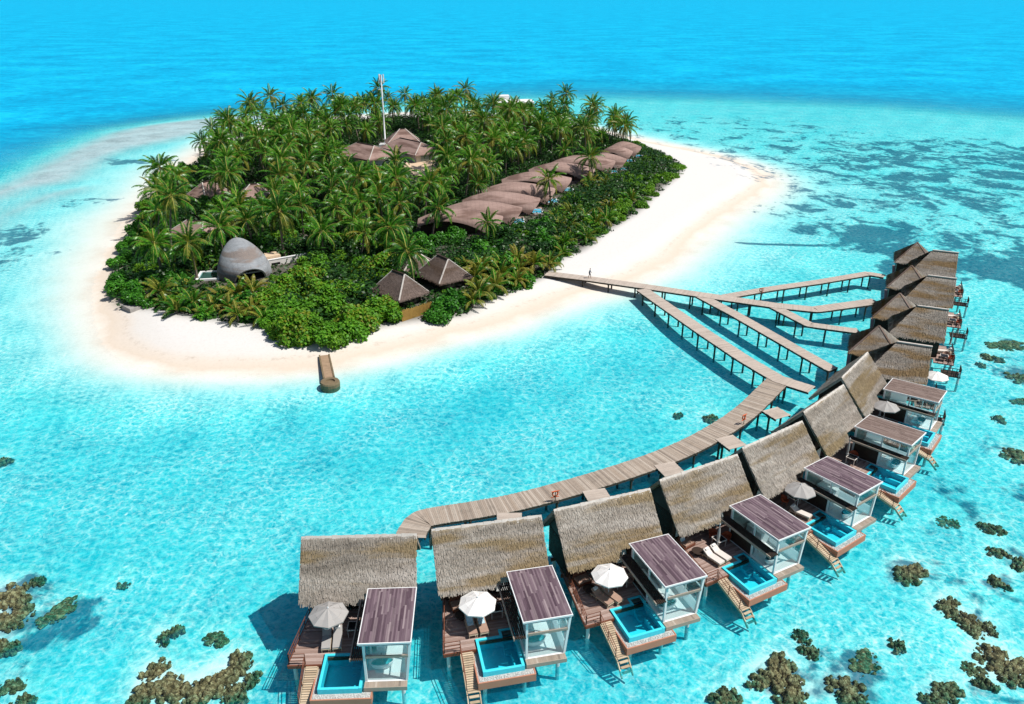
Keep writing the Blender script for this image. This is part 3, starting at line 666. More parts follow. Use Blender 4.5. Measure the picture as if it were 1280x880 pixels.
# furniture -------------------------------------------------------------
def bathtub_mesh():
    q = MB(); pr = [(.42, 0), (.66, .1), (.84, .45), (.9, .6), (.84, .62), (.76, .5), (.55, .16), (.3, .12)]
    q.lathe(pr, 24, (0, 0, 0), 1.0, .52); return q.data('tub_shell', M['white'], True)
TUB = bathtub_mesh()
m = MB(); m.lathe([(.55, 0), (.75, .002)], 20, (0, 0, .47), 1.0, .5); TUBW = m.data('bath_water', M['poolwater'])
m = MB(); m.tube([(.0, .42, 0), (0, .46, .8), (0, .4, .92), (0, .26, .9)], .02, 6); TAP = m.data('tap', M['black'])
def umbrella(mat):
    R = 1.45; q = MB()
    for k in range(8):
        a0 = 2 * math.pi * k / 8; a1 = 2 * math.pi * (k + 1) / 8
        c0, c1 = (math.cos(a0), math.sin(a0)), (math.cos(a1), math.sin(a1))
        rr = [(.06, 2.72), (.5, 2.58), (1.0, 2.38), (R, 2.16)]
        for (r0, h0), (r1, h1) in zip(rr[:-1], rr[1:]):
            sag0 = .035 if r0 > .1 else 0; sag1 = .045
            pm0 = ((c0[0] + c1[0]) / 2 * r0, (c0[1] + c1[1]) / 2 * r0, h0 - sag0); pm1 = ((c0[0] + c1[0]) / 2 * r1 * .985, (c0[1] + c1[1]) / 2 * r1 * .985, h1 - sag1)
            A = (c0[0] * r0, c0[1] * r0, h0); B = (c0[0] * r1, c0[1] * r1, h1); Cc = (c1[0] * r0, c1[1] * r0, h0); Dd = (c1[0] * r1, c1[1] * r1, h1)
            q.face(A, B, pm1, pm0); q.face(pm0, pm1, Dd, Cc)
        q.face((c0[0] * R, c0[1] * R, 2.16), (c0[0] * R, c0[1] * R, 2.06), (c1[0] * R, c1[1] * R, 2.06), (c1[0] * R, c1[1] * R, 2.16))
    can = q.data('canopy', mat)
    q = MB(); q.tube([(0, 0, .05), (0, 0, 2.8)], [.028, .022], 8); pole_ = q.data('pole', M['metal'])
    q = MB(); q.lathe([(.02, 2.7), (.06, 2.74), (.05, 2.8), (.012, 2.86)], 8); fin = q.data('finial', M['metal'])
    q = MB()
    for k in range(8):
        a0 = 2 * math.pi * k / 8; q.beam((0, 0, 2.66), (math.cos(a0) * 1.4, math.sin(a0) * 1.4, 2.15), .018, .018)
    rib = q.data('ribs', M['metal'])
    q = MB(); q.lathe([(.3, 0), (.3, .05), (.08, .09), (.05, .25)], 14); bs = q.data('base', M['stone'])
    return can, pole_, fin, rib, bs
UMB = {'w': umbrella(M['fabric_white']), 'g': umbrella(M['fabric_grey'])}
m = MB()
for k in range(8):
    a0 = 2 * math.pi * k / 8; a1 = a0 + .7
    for (r0, h0), (r1, h1) in zip([(.03, 2.55), (.10, 2.2), (.15, 1.6), (.11, 1.15)], [(.10, 2.2), (.15, 1.6), (.11, 1.15), (.17, 1.0)]):
        m.face((math.cos(a0) * r0, math.sin(a0) * r0, h0), (math.cos(a0) * r1, math.sin(a0) * r1, h1), (math.cos(a1) * r1, math.sin(a1) * r1, h1), (math.cos(a1) * r0, math.sin(a1) * r0, h0))
CLOSED = m.data('folded_canopy', M['fabric_grey'])
def put(root, *meshes, names=None):
    return [obj(me.name.split('.')[0], me, root) for me in meshes]
def mk_umbrella(loc, kind, label, rz=0):
    r = empty('closed_parasol' if kind == 'c' else 'parasol', loc, rz, label, 'parasol', 'parasols on the villa decks')
    if kind == 'c': put(r, CLOSED, UMB['g'][1], UMB['g'][2], UMB['g'][4])
    else: put(r, *UMB[kind])
    return r
m = MB(); m.box(-.34, .34, -1.0, .35, .3, .36)
for x in (-.3, .3):
    for y in (-.9, .3, .85): m.box(x - .03, x + .03, y - .03, y + .03, 0, .3)
m.box(-.34, .34, .35, 1.0, .26, .3); LFR = m.data('frame', M['stair'])
def lounger_cush(mat):
    q = MB(); q.box(-.32, .32, -.98, .32, .362, .47)
    q.hexa([(-.32, .33, .36), (.32, .33, .36), (.32, .92, .74), (-.32, .92, .74), (-.32, .27, .46), (.32, .27, .46), (.32, .86, .84), (-.32, .86, .84)])
    return q.data('cushion', mat)
LC = {k: lounger_cush(M[k]) for k in ('cushion', 'tan', 'fabric_grey')}
m = MB(); m.box(-.24, .24, -.1, .3, .473, .50); m.hexa([(-.24, .3, .475), (.24, .3, .475), (.24, .8, .80), (-.24, .8, .80), (-.24, .28, .505), (.24, .28, .505), (.24, .78, .83), (-.24, .78, .83)])
TOW = m.data('striped_towel', M['towel'])
m = MB(); m.box(-.18, .18, .62, .85, .70, .86); HEADP = m.data('head_pillow', M['fabric_white'])
def mk_lounger(loc, rz, cush, label, towel=False):
    r = empty('sun_lounger', loc, rz, label, 'sun lounger', 'sun loungers on the villa decks')
    put(r, LFR, LC[cush])
    if towel: put(r, TOW)
    else: put(r, HEADP)
    return r
m = MB(); m.box(-.42, .42, -.42, .42, .70, .735); TTOP = m.data('table_top', M['black'])
m = MB()
for a, b_ in (((-.45, -.45), (.45, -.45)), ((.45, -.45), (.45, .45)), ((.45, .45), (-.45, .45)), ((-.45, .45), (-.45, -.45))): m.beam((*a, .715), (*b_, .715), .055, .06)
TFR = m.data('table_frame', M['cushion'])
def leg(x, y, mat, h_=.7, name='leg'):
    q = MB(); q.beam((x, y, 0), (x, y, h_), .045, .045); return q.data(name, mat)
TLEG = [leg(x, y, M['cushion']) for x in (-.4, .4) for y in (-.4, .4)]
def mk_table(loc, rz, label):
    r = empty('square_table', loc, rz, label, 'table', 'square dark tables on the villa decks'); put(r, TTOP, TFR, *TLEG); return r
m = MB(); m.lathe([(.05, .34), (.5, .36), (.52, .40), (.5, .43)], 22); RT = m.data('round_top', M['darkwood'])
m = MB(); m.lathe([(.22, 0), (.14, .1), (.12, .3), (.2, .35)], 12); RB = m.data('pedestal', M['darkwood'])
def mk_round(loc, label):
    r = empty('round_table', loc, 0, label, 'side table', 'round side tables on the villa decks'); put(r, RT, RB); return r
def chair_meshes(mat):
    q = MB(); q.lathe([(.1, .36), (.34, .38), (.36, .44), (.3, .48)], 18); seat = q.data('seat', mat)
    q = MB(); n = 14
    for i in range(n):
        a0 = math.radians(-20 + 220 * i / n); a1 = math.radians(-20 + 220 * (i + 1) / n)
        h0 = .5 + .36 * math.sin(math.pi * i / n); h1 = .5 + .36 * math.sin(math.pi * (i + 1) / n)
        for r0, r1 in ((.36, .42),):
            q.hexa([(math.cos(a0) * .36, math.sin(a0) * .36, .40), (math.cos(a0) * .40, math.sin(a0) * .40, .40), (math.cos(a1) * .40, math.sin(a1) * .40, .40), (math.cos(a1) * .36, math.sin(a1) * .36, .40),
                    (math.cos(a0) * .42, math.sin(a0) * .42, h0), (math.cos(a0) * .46, math.sin(a0) * .46, h0), (math.cos(a1) * .46, math.sin(a1) * .46, h1), (math.cos(a1) * .42, math.sin(a1) * .42, h1)])
    back = q.data('backrest', mat)
    return [seat, back] + [leg(x, y, mat, .38) for x in (-.22, .22) for y in (-.22, .22)]
CH = {'rust': chair_meshes(M['rust']), 'tan': chair_meshes(M['tan'])}
def mk_chair(loc, rz, kind, label):
    r = empty('tub_chair', loc, rz, label, 'chair', 'chairs at the deck tables'); put(r, *CH[kind]); return r
m = MB(); m.box(-.62, .62, -.5, .5, .1, .34)
for x in (-.55, .55):
    for y in (-.42, .42): m.box(x - .04, x + .04, y - .04, y + .04, 0, .1)
DBF = m.data('frame', M['redwood'])
m = MB(); m.box(-.58, .58, -.46, .34, .343, .48); DBC = m.data('seat_cushion', M['tan'])
m = MB(); m.hexa([(-.6, .36, .34), (.6, .36, .34), (.6, .5, .34), (-.6, .5, .34), (-.6, .42, .82), (.6, .42, .82), (.6, .52, .82), (-.6, .52, .82)]); DBB = m.data('backrest', M['redwood'])
m = MB(); m.hexa([(-.45, .16, .485), (0, .16, .485), (0, .33, .485), (-.45, .33, .485), (-.45, .28, .78), (0, .28, .78), (0, .37, .78), (-.45, .37, .78)]); DBP = m.data('striped_pillow', M['towel'])
def mk_daybed(loc, rz, label, pillow):
    r = empty('daybed', loc, rz, label, 'daybed', 'daybeds under the thatch eaves'); put(r, DBF, DBC, DBB)
    if pillow: put(r, DBP)
    return r

# ------------------------------------------------------------------ the seven near villas
VILLAS = [(-11.70, 49.27, 2.52), (-1.96, 50.93, 12.24), (7.455, 54.10, 20.21), (16.45, 58.96, 28.29), (24.63, 64.67, 34.92), (32.12, 72.05, 43.90), (38.52, 80.16, 50.22)]
ORD = [q + ' villa from left' for q in ('first', 'second', 'third', 'fourth', 'fifth', 'sixth', 'seventh')]
VLAB = ['thatched water villa at the open end of the curved walkway, first from left',
        'thatched water villa with white parasol and two striped towels on its loungers',
        'thatched water villa with white parasol over tan loungers without towels',
        'thatched water villa with two white loungers beside a folded parasol',
        'thatched water villa, fifth from the left, open grey parasol half hidden by the neighbouring pavilion',
        'thatched water villa with brownish pavilion roof and folded parasol, sixth from the left',
        'thatched water villa with brownish pavilion roof farthest along the curved walkway']
def part(me, parent, name=None): return obj(name or me.name.split('.')[0], me, parent)
for i, (x, y, a) in enumerate(VILLAS):
    R = empty('water_villa', (x, y, 0), math.radians(a), VLAB[i], 'water villa', 'thatched water villas along the curved walkway')
    t = part(ROOF, R); part(RIDGE, t); [part(q, t) for q in BARGE]
    hs = part(HOUSE, R); part(SLIDE, hs); part(BLIND, hs); part(AWN, hs)
    dk = part(DECK, R); part(FASC, dk); part(RAIL, R)
    for p in PILES: part(p, R)
    st = part(STAIR, R); part(STRAIL, st)
    po = part(POOL, R); part(POOLW, po); part(LEDGE, po); part(POOLF, po)
    pv = part(PAVF, R); part(PAVL, pv); part(PAVR if i < 5 else PAVR2, pv); part(ROOFTRIM, pv)
    for p in POSTS: part(p, pv)
    for q in (SIDEW, PANE, CROSSB, INW, BKW, SUNL, SUNT, VAN): part(q, pv)
    mw = Matrix.Translation((x, y, 0)) @ Matrix.Rotation(math.radians(a), 4, 'Z')
    loc = lambda lx, ly, lz=DZ + .005: mw @ Vector((lx, ly, lz))
    ar = math.radians(a)
    r = empty('bathtub', loc(2.15, -7.45), ar + .15, 'white oval bathtub behind the pavilion glass of the ' + ORD[i], 'bathtub', 'bathtubs in the glass pavilions'); put(r, TUB, TUBW, TAP)
    V = ORD[i]
    if i == 0:
        mk_umbrella(loc(-1.95, -4.35), 'g', 'open grey parasol on the deck of the ' + V, .2)
        mk_lounger(loc(-2.15, -5.0), ar + .1, 'fabric_grey', 'grey lounger under the open grey parasol, the one nearer the railing'); mk_lounger(loc(-1.35, -4.95), ar + .1, 'fabric_grey', 'grey lounger under the open grey parasol, the one nearer the pavilion')
        mk_table(loc(-.25, -4.1), ar, 'black square table beside the pavilion of the ' + V)
        mk_daybed(loc(-2.7, -2.3), ar, 'daybed in the shade of the eave of the ' + V, True)
    elif i in (1, 2):
        mk_umbrella(loc(-1.75 + .1 * i, -4.75), 'w', 'open white parasol on the deck of the ' + V, .3 * i)
        c = 'tan'
        mk_lounger(loc(-2.25, -5.0), ar + (.05 if i == 1 else .35), c, ('tan lounger with blue striped towel, nearer the railing, ' if i == 1 else 'tan lounger lying nearer the stair of the ') + V, i == 1)
        mk_lounger(loc(-1.4, -5.0), ar + (.05 if i == 1 else .35), c, ('tan lounger with blue striped towel, nearer the pool, ' if i == 1 else 'tan lounger lying nearer the pool of the ') + V, i == 1)
        mk_table(loc(-.1, -3.9), ar, 'black square dining table beside the white parasol of the ' + V)
        mk_chair(loc(-.3, -3.1), ar, 'tan' if i == 2 else 'rust', ('terracotta' if i == 1 else 'tan') + ' chair at the eave side of the table, ' + V)
        mk_chair(loc(.62, -4.0), ar - 1.4, 'tan', 'tan chair between table and pavilion, ' + V)
        mk_daybed(loc(-2.8, -2.5), ar + .15, 'tan daybed under the left eave corner of the ' + V, False)
        mk_round(loc(-2.75, -3.75), 'dark round side table in front of the daybed, ' + V)
    elif i == 3:
        mk_umbrella(loc(-.95, -4.2), 'c', 'folded grey parasol beside the white loungers of the ' + V)
        mk_lounger(loc(-2.15, -5.05), ar + .15, 'cushion', 'white lounger nearer the round table of the ' + V); mk_lounger(loc(-1.3, -4.95), ar + .15, 'cushion', 'white lounger nearer the pool of the ' + V)
        mk_round(loc(-2.75, -3.8), 'dark round side table beside the white loungers of the ' + V)
        mk_daybed(loc(-2.8, -2.4), ar + .15, 'daybed with blue striped pillow under the eave of the ' + V, True)
        mk_table(loc(-.3, -3.7), ar, 'black square table next to rust red chairs, ' + V)
        mk_chair(loc(.55, -3.6), ar - 1.5, 'rust', 'rust red tub chair on the pavilion side of the table, ' + V); mk_chair(loc(-.1, -2.8), ar, 'rust', 'rust red tub chair at the eave side of the table, ' + V)
    elif i == 4:
        mk_umbrella(loc(-.7, -4.2), 'g', 'open grey parasol on the deck of the ' + V, .1)
        mk_lounger(loc(-1.3, -5.0), ar + .2, 'cushion', 'pale lounger under the open grey parasol of the ' + V)
        mk_table(loc(-.1, -3.4), ar, 'black square table under the grey parasol of the ' + V); mk_chair(loc(-.9, -3.0), ar + .5, 'rust', 'rust red chair shaded by the grey parasol, ' + V)
    elif i == 5:
        mk_umbrella(loc(-.6, -3.6), 'c', 'folded grey parasol on the deck of the ' + V); mk_table(loc(-.4, -4.1), ar, 'dark square table near the folded parasol of the ' + V)
        mk_chair(loc(.35, -3.9), ar - 1.2, 'rust', 'bright rust red chair against the pavilion of the ' + V)
    else:
        mk_umbrella(loc(-.6, -4.2), 'g', 'open grey parasol on the deck of the ' + V, .25)
        mk_lounger(loc(-1.4, -5.0), ar + .2, 'cushion', 'pale lounger beside the grey parasol of the ' + V)

# ------------------------------------------------------------------ the four far villas: a hipped main roof and a pyramid entrance roof
rg = random.Random(11)
def far_roof():
    q = MB(); Rz, e, hw = 7.4, 4.05, 3.4
    P = dict(r0=(0, 0, Rz), r1=(3.75, 0, Rz), e0=(-3.0, -hw, e), e1=(3.75, -hw, e), f0=(-3.0, hw, e), f1=(3.75, hw, e))
    slab(q, P['e0'], P['e1'], P['r1'], P['r0'], .22); slab(q, P['f1'], P['f0'], P['r0'], (3.75, .003, Rz), .22)
    q.mesh([P['f0'], P['e0'], P['r0']], [(0, 1, 2)])
    thatch_plane(q, P['r0'], P['r1'], P['e0'], P['e1'], 22, 90, rg); thatch_plane(q, P['r1'], P['r0'], P['f1'], P['f0'], 12, 60, rg)
    thatch_plane(q, P['r0'], (0.01, .01, Rz), P['f0'], P['e0'], 16, 50, rg)
    return q.data('main_roof', M['thatchb'])
FR = far_roof()
EX, EY, EH = -2.0, 6.0, 3.05
def ent_roof():
    q = MB(); A = (EX, EY, 6.9); c = [(EX - EH, EY - EH - .35, 4.0), (EX + EH, EY - EH - .35, 4.0), (EX + EH, EY + EH, 4.0), (EX - EH, EY + EH, 4.0)]
    for k in range(4):
        a_, b_ = c[k], c[(k + 1) % 4]; q.mesh([a_, b_, A], [(0, 1, 2)])
        q.mesh([a_, b_, (b_[0], b_[1], 3.8), (a_[0], a_[1], 3.8)], [(0, 3, 2, 1)])
        thatch_plane(q, A, (A[0] + .01, A[1], A[2]), a_, b_, 20, 60, rg)
    return q.data('entrance_roof', M['thatchb'])
ER = ent_roof()
m = MB()
for p, q_ in (((0, 0, 7.47), (3.8, 0, 7.47)),): m.beam(p, q_, .3, .14)
FRC = m.data('ridge_cap', M['ridge'])
m = MB()
for c in ((EX - EH, EY - EH - .35), (EX + EH, EY - EH - .35)): m.beam((EX, EY, 6.95), (lerp(EX, c[0], .98), lerp(EY, c[1], .98), 4.1), .22, .1)
ERC = m.data('hip_cap', M['thatchh'])
m = MB(); m.box(-2.5, 3.3, -2.8, 2.8, 1.6, 4.5); m.box(EX - 2.6, EX + 2.6, EY - 2.8, EY + 2.6, 1.6, 4.3)
m.mesh([(3.5, -2.9, 4.5), (3.5, 2.9, 4.5), (3.5, 0, 7.1), (3.35, -2.9, 4.5), (3.35, 2.9, 4.5), (3.35, 0, 7.1)], [(0, 1, 2), (3, 5, 4), (0, 2, 5, 3), (1, 4, 5, 2), (0, 3, 4, 1)])
FH = m.data('house_wall', M['darkwood'])
m = MB(); m.box(3.305, 3.34, -2.2, -.2, 1.8, 4.0); m.box(3.305, 3.34, .1, 2.2, 1.8, 4.0)
FWIN = m.data('window', M['glass'])
m = MB(); y = -4.6
for i in range(46):
    m.box(2.9, 5.3 if y < .9 else 4.7, y, y + .13, 1.5, 1.585); y += .14
m.box(-3, 3, -3.2, 3.2, 1.45, 1.58); m.box(EX - 3, EX + 3, EY - 3.2, EY + 3, 1.45, 1.58)
FD = m.data('deck', M['deck'])
FRL = railing([(3.4, -4.5, 1.58), (5.22, -4.5, 1.58), (5.22, .9, 1.58)], 1.0, rails=(1.0, .7, .4), r=.06, step=.7).data('railing', M['darkwood'])
m = MB(); m.box(3.9, 6.1, -6.6, -4.75, .75, .85)
FLOW = m.data('lower_platform', M['darkwood'])
FLR = railing([(4.0, -6.5, .85), (6.0, -6.5, .85), (6.0, -4.9, .85)], 1.1, rails=(1.1, .75, .38), r=.07, step=.55).data('platform_railing', M['darkwood'])
FP = [pile(x_, y_, 1.45) for x_, y_ in ((-2.5, -2.8), (2.8, -2.8), (5.0, -4.3), (5.0, .6), (5.9, -6.4), (EX - 2.6, EY - 2.8), (EX + 2.4, EY + 2.4), (EX - 2.6, EY + 2.4))]
FAR = [((68.6, 124.0), 'farthest water villa, grey thatch with an orange brown lower edge'), ((61.7, 111.2), 'grey thatched water villa second from the far end, reached by the longest branch jetty'), ((54.2, 98.6), 'grey thatched water villa third from the far end, between two branch jetties'), ((46.1, 86.5), 'water villa with golden patch on its main thatch, nearest of the hipped villas')]
fa = math.radians(-24)
for i, ((x, y), lab) in enumerate(FAR):
    R = empty('hipped_water_villa', (x, y, 0), fa, lab, 'water villa', 'hipped water villas at the far end')
    t = part(FR, R); part(FRC, t); t = part(ER, R); part(ERC, t)
    hs = part(FH, R); part(FWIN, hs)
    part(FD, R); part(FRL, R); pl = part(FLOW, R); part(FLR, pl)
    for p in FP: part(p, R)
    mw = Matrix.Translation((x, y, 0)) @ Matrix.Rotation(fa, 4, 'Z')
    nm = ['farthest water villa', 'hipped villa second from the far end', 'hipped villa third from the far end', 'nearest hipped water villa'][i]
    if i == 3: mk_umbrella(mw @ Vector((4.9, .2, 1.59)), 'w', 'open white parasol on the terrace of the ' + nm)
    if i == 2: mk_umbrella(mw @ Vector((4.9, .4, 1.59)), 'c', 'folded parasol on the terrace of the ' + nm)
    mk_table(mw @ Vector((4.1, -3.4, 1.59)), fa, 'dark square table on the terrace of the ' + nm)
    mk_chair(mw @ Vector((4.4, -2.5, 1.59)), fa, 'tan', 'tan chair behind the table, ' + nm)
    mk_chair(mw @ Vector((4.9, -3.2, 1.59)), fa - 1.5, 'rust', 'rust chair at the table rail side, ' + nm)
    mk_lounger(mw @ Vector((4.3, -.9, 1.59)), fa - 1.4, 'cushion', 'pale lounger on the terrace of the ' + nm)

# ------------------------------------------------------------------ jetties and walkways
rg = random.Random(21)
def resample(pts, step):
    out = [Vector(pts[0])]; acc = 0
    for a, b_ in zip(pts[:-1], pts[1:]):
        a, b_ = Vector(a), Vector(b_); L = (b_ - a).length
        if L < 1e-6: continue
        d = step - acc
        while d <= L: out.append(a.lerp(b_, d / L)); d += step
        acc = L - (d - step)
    return out
def walkway(name, label, cat, pxs, wd, z=1.55, mat='board', pile_step=4.6, sm=1, smw=None, zs=None, group=None):
    pts = [G(p[0], p[1], z)[:2] for p in pxs]
    if sm: pts = smooth_line(pts, sm)
    pts = [Vector((p[0], p[1], z)) for p in pts]
    L = resample(pts, .17)
    R = empty(name, (pts[0][0], pts[0][1], 0), 0, label, cat, group)
    o = Vector((pts[0][0], pts[0][1], 0))
    def frame(i):
        d = (L[min(i + 1, len(L) - 1)] - L[max(i - 1, 0)]).normalized(); return d, Vector((-d.y, d.x, 0))
    zz = lambda i: (zs(i / max(1, len(L) - 1)) if zs else 0)
    m = MB()
    for i in range(len(L) - 1):
        d, n = frame(i); d2, n2 = frame(i + 1); a = L[i] - o; b_ = L[i + 1] - o - d * .012
        h_ = Vector((0, 0, rg.uniform(-.006, .006) + zz(i))); e = rg.uniform(-.03, .03); w_ = wd / 2; t = Vector((0, 0, .05))
        m.hexa([a - n * (w_ + e) + h_ - t, a + n * (w_ - e) + h_ - t, b_ + n2 * (w_ - e) + h_ - t, b_ - n2 * (w_ + e) + h_ - t, a - n * (w_ + e) + h_, a + n * (w_ - e) + h_, b_ + n2 * (w_ - e) + h_, b_ - n2 * (w_ + e) + h_])
    m.build('planking', M[mat], R)
    k = 6
    for s in (-1, 1):
        m = MB()
        for i in range(0, len(L) - 1, k):
            j = min(i + k, len(L) - 1); d, n = frame(i); d2, n2 = frame(j)
            m.beam(L[i] - o + n * s * (wd / 2 - .08) - Vector((0, 0, .18 - zz(i))), L[j] - o + n2 * s * (wd / 2 - .08) - Vector((0, 0, .18 - zz(j))), .1, .24)
        m.build('side_beam', M['pile'], R)
    K = int(pile_step / .17); i = K // 2
    while i < len(L):
        d, n = frame(i)
        c = L[i] - o; zt = z - .3 + zz(i)
        q = MB(); q.beam(c - n * wd * .52 + Vector((0, 0, zt - z + .0)), c + n * wd * .52 + Vector((0, 0, zt - z)), .16, .2)
        for s in (-1, 1):
            p = c + n * s * wd * .40; q.tube([(p.x, p.y, -1.9), (p.x, p.y, zt - .08)], .13, 8)
        q.build('pile_trestle', M['pile'], R); i += K
    return R
trunk_z = lambda t: max(0, (.18 - t) / .18) * .35
J = 'jetties and walkways between beach and villas'
walkway('main_jetty', 'long wooden main jetty starting on the white beach among bushes', 'jetty', [(683,341.5),(740,348.5),(818,359.5),(879,368.5),(969,381.5),(1019,386.5),(1089,377),(1096,376)], 2.3, 1.6, 'boardlight', 4.6, 0, group=J)
walkway('branch_jetty', 'wide wooden branch jetty running from main jetty down to the bend of curved walkway', 'jetty', [(803,361.5),(828,379),(880,415),(930,448),(974,474),(1016,487)], 2.2, 1.556, 'boardlight', 4.4, 0, group=J)
walkway('branch_jetty', 'straight narrow wooden branch jetty, second from the beach, ending beside a thatch gable', 'jetty', [(874,368.5),(920,393),(985,430),(1037,459.5),(1043,462)], 1.9, 1.556, 'boardlight', 4.6, 0, group=J)
walkway('branch_jetty', 'short bent wooden branch jetty leading to the villa with golden thatch', 'jetty', [(966,382),(1012,405.5),(1068,413),(1074,413)], 1.8, 1.556, 'boardlight', 4.4, 0, group=J)
walkway('branch_jetty', 'wooden branch jetty slanting away to the upper right, farthest from the camera', 'jetty', [(906,370.5),(960,361),(1020,352.5),(1085,341.5),(1106,345)], 1.8, 1.556, 'boardlight', 4.6, 0, group=J)
walkway('curved_walkway', 'broad curved wooden walkway behind the row of near villas', 'walkway', [(978,470),(958,490),(926,521),(868.5,555.5),(809,579.5),(729,605),(649,627),(590,637.5),(536,645.5),(524,650),(515,664),(513,672)], 2.7, 1.5, 'board', 4.4, 2, group=J)
LINKS = [((637,641),(637,652),'the second water villa from the left'),((742,612),(750,625),'the third water villa from the left'),((830,579),(845,594),'the fourth water villa from the left'),((905,546),(924,560),'the fifth water villa from the left'),((962,511),(980,522),'the sixth water villa from the left')]
for a, b_, v in LINKS:
    walkway('link_bridge', 'short pale plank bridge from the curved walkway to ' + v, 'footbridge', [a, ((a[0] + b_[0]) / 2, (a[1] + b_[1]) / 2), b_], 2.3, 1.56, 'boardlight', 2.2, 0, group='short bridges to the villas')
# life rings on posts beside the walkways
m = MB(); m.tube([(0, 0, 0), (0, 0, 1.15)], .04, 6); LP = m.data('post', M['darkwood'])
m = MB(); m.tube([(math.cos(2 * math.pi * k / 16) * .27, .07, .85 + math.sin(2 * math.pi * k / 16) * .27) for k in range(17)], .07, 8); LR = m.data('ring', M['ringred'], True)
m = MB(); m.beam((-.4, .0, 1.15), (.4, .0, 1.15), .08, .06); m.beam((-.4, .05, .5), (.4, .05, .5), .06, .06); LB = m.data('bracket', M['ringred'])
for (px, py), rz_, lab in (((694, 627), .3, 'orange life ring on a post beside the third water villa roof'), ((929.5, 530), .7, 'orange life ring on a post beside the curved walkway near fifth villa'), ((951, 369), 0, 'orange life ring on a post where the farthest branch leaves the main jetty')):
    r = empty('life_ring', G(px, py, 1.55), rz_, lab, 'life ring', 'life rings on the walkways'); put(r, LP, LR, LB)
# a person walking on the jetty
def person(loc, rz_, label):
    sk = {'pelvis': ((0, 0, .93), .15), 'waist': ((0, .0, 1.08), .135), 'chest': ((0, .02, 1.32), .165), 'neck': ((0, .03, 1.50), .065), 'chin': ((0, .05, 1.58), .075), 'head': ((0, .04, 1.70), .10), 'top': ((0, .03, 1.77), .06)}
    for s, nm in ((-1, 'l'), (1, 'r')):
        f = .22 * s
        sk['hip' + nm] = ((s * .10, 0, .88), .105); sk['kn' + nm] = ((s * .10, f * .6 + .05, .49), .07); sk['an' + nm] = ((s * .10, f - .04, .09), .045); sk['to' + nm] = ((s * .11, f + .14, .04), .04)
        sk['sh' + nm] = ((s * .19, .02, 1.42), .07); sk['el' + nm] = ((s * .25, -f * .5 - .02, 1.14), .048); sk['wr' + nm] = ((s * .25, -f + .08, .92), .035); sk['ha' + nm] = ((s * .245, -f + .12, .82), .035)
    names = list(sk); E_ = [('pelvis', 'waist'), ('waist', 'chest'), ('chest', 'neck'), ('neck', 'chin'), ('chin', 'head'), ('head', 'top')]
    for nm in 'lr': E_ += [('pelvis', 'hip' + nm), ('hip' + nm, 'kn' + nm), ('kn' + nm, 'an' + nm), ('an' + nm, 'to' + nm), ('chest', 'sh' + nm), ('sh' + nm, 'el' + nm), ('el' + nm, 'wr' + nm), ('wr' + nm, 'ha' + nm)]
    me = bpy.data.meshes.new('body'); me.from_pydata([sk[k][0] for k in names], [(names.index(a), names.index(b_)) for a, b_ in E_], [])
    bb = NB('skin_and_clothes'); g = bb.n('SeparateXYZ'); bb.l(bb.oc(), g.inputs[0])
    me.materials.append(bb.base(bb.ramp(bb.math('DIVIDE', g.outputs[2], 1.8), [(0, (.30, .19, .13)), (.27, (.022, .024, .04)), (.52, (.02, .022, .03)), (.535, (.045, .075, .12)), (.81, (.045, .075, .12)), (.83, (.33, .2, .14)), (.93, (.02, .014, .01))], 'CONSTANT'), .8))
    o = obj('person', me); o.location = loc; o.rotation_euler = (0, 0, rz_)
    md = o.modifiers.new('skin', 'SKIN'); lay = me.skin_vertices[0].data
    for k, nm in enumerate(names): lay[k].radius = (sk[nm][1], sk[nm][1] * .85); lay[k].use_root = nm == 'pelvis'
    o.modifiers.new('sub', 'SUBSURF').render_levels = 2
    return tag(o, label, 'person')
person(G(737, 347.5, 1.62), math.radians(-100), 'person in dark clothes walking along the main jetty near the beach')
# corals ---------------------------------------------------------------
def coral_mesh(seed):
    r = random.Random(seed); q = MB()
    from mathutils import noise as mn
    for k in range(75):
        ang = r.uniform(0, 6.28); rad = 1.0 * r.random() ** .6; c = Vector((math.cos(ang) * rad, math.sin(ang) * rad * .8, 0)); R0 = r.choice((.07, .1, .13, .17, .24)) * r.uniform(.8, 1.2) * (1.2 - .5 * rad)
        n, kk = 10, 5; vs = []; fs = []
        for i in range(kk):
            ph = (i / (kk - 1)) * math.pi * .5
            for j in range(n):
                th_ = 2 * math.pi * j / n; d = Vector((math.cos(th_) * math.cos(ph), math.sin(th_) * math.cos(ph), math.sin(ph)))
                s_ = R0 * (1 + .5 * mn.noise(d * 2.6 + Vector((seed * 3.1, k * 1.7, 0))) + .42 * mn.noise(d * 7 + Vector((k, seed, 2))))
                vs.append(c + Vector((d.x * s_, d.y * s_, d.z * s_ * .75)))
        for i in range(kk - 1):
            for j in range(n): fs.append((i * n + j, i * n + (j + 1) % n, (i + 1) * n + (j + 1) % n, (i + 1) * n + j))
        q.mesh(vs, fs)
    return q.data('coral_head', M['coral'], True)
CM = [coral_mesh(s) for s in range(6)]
cr = random.Random(4)
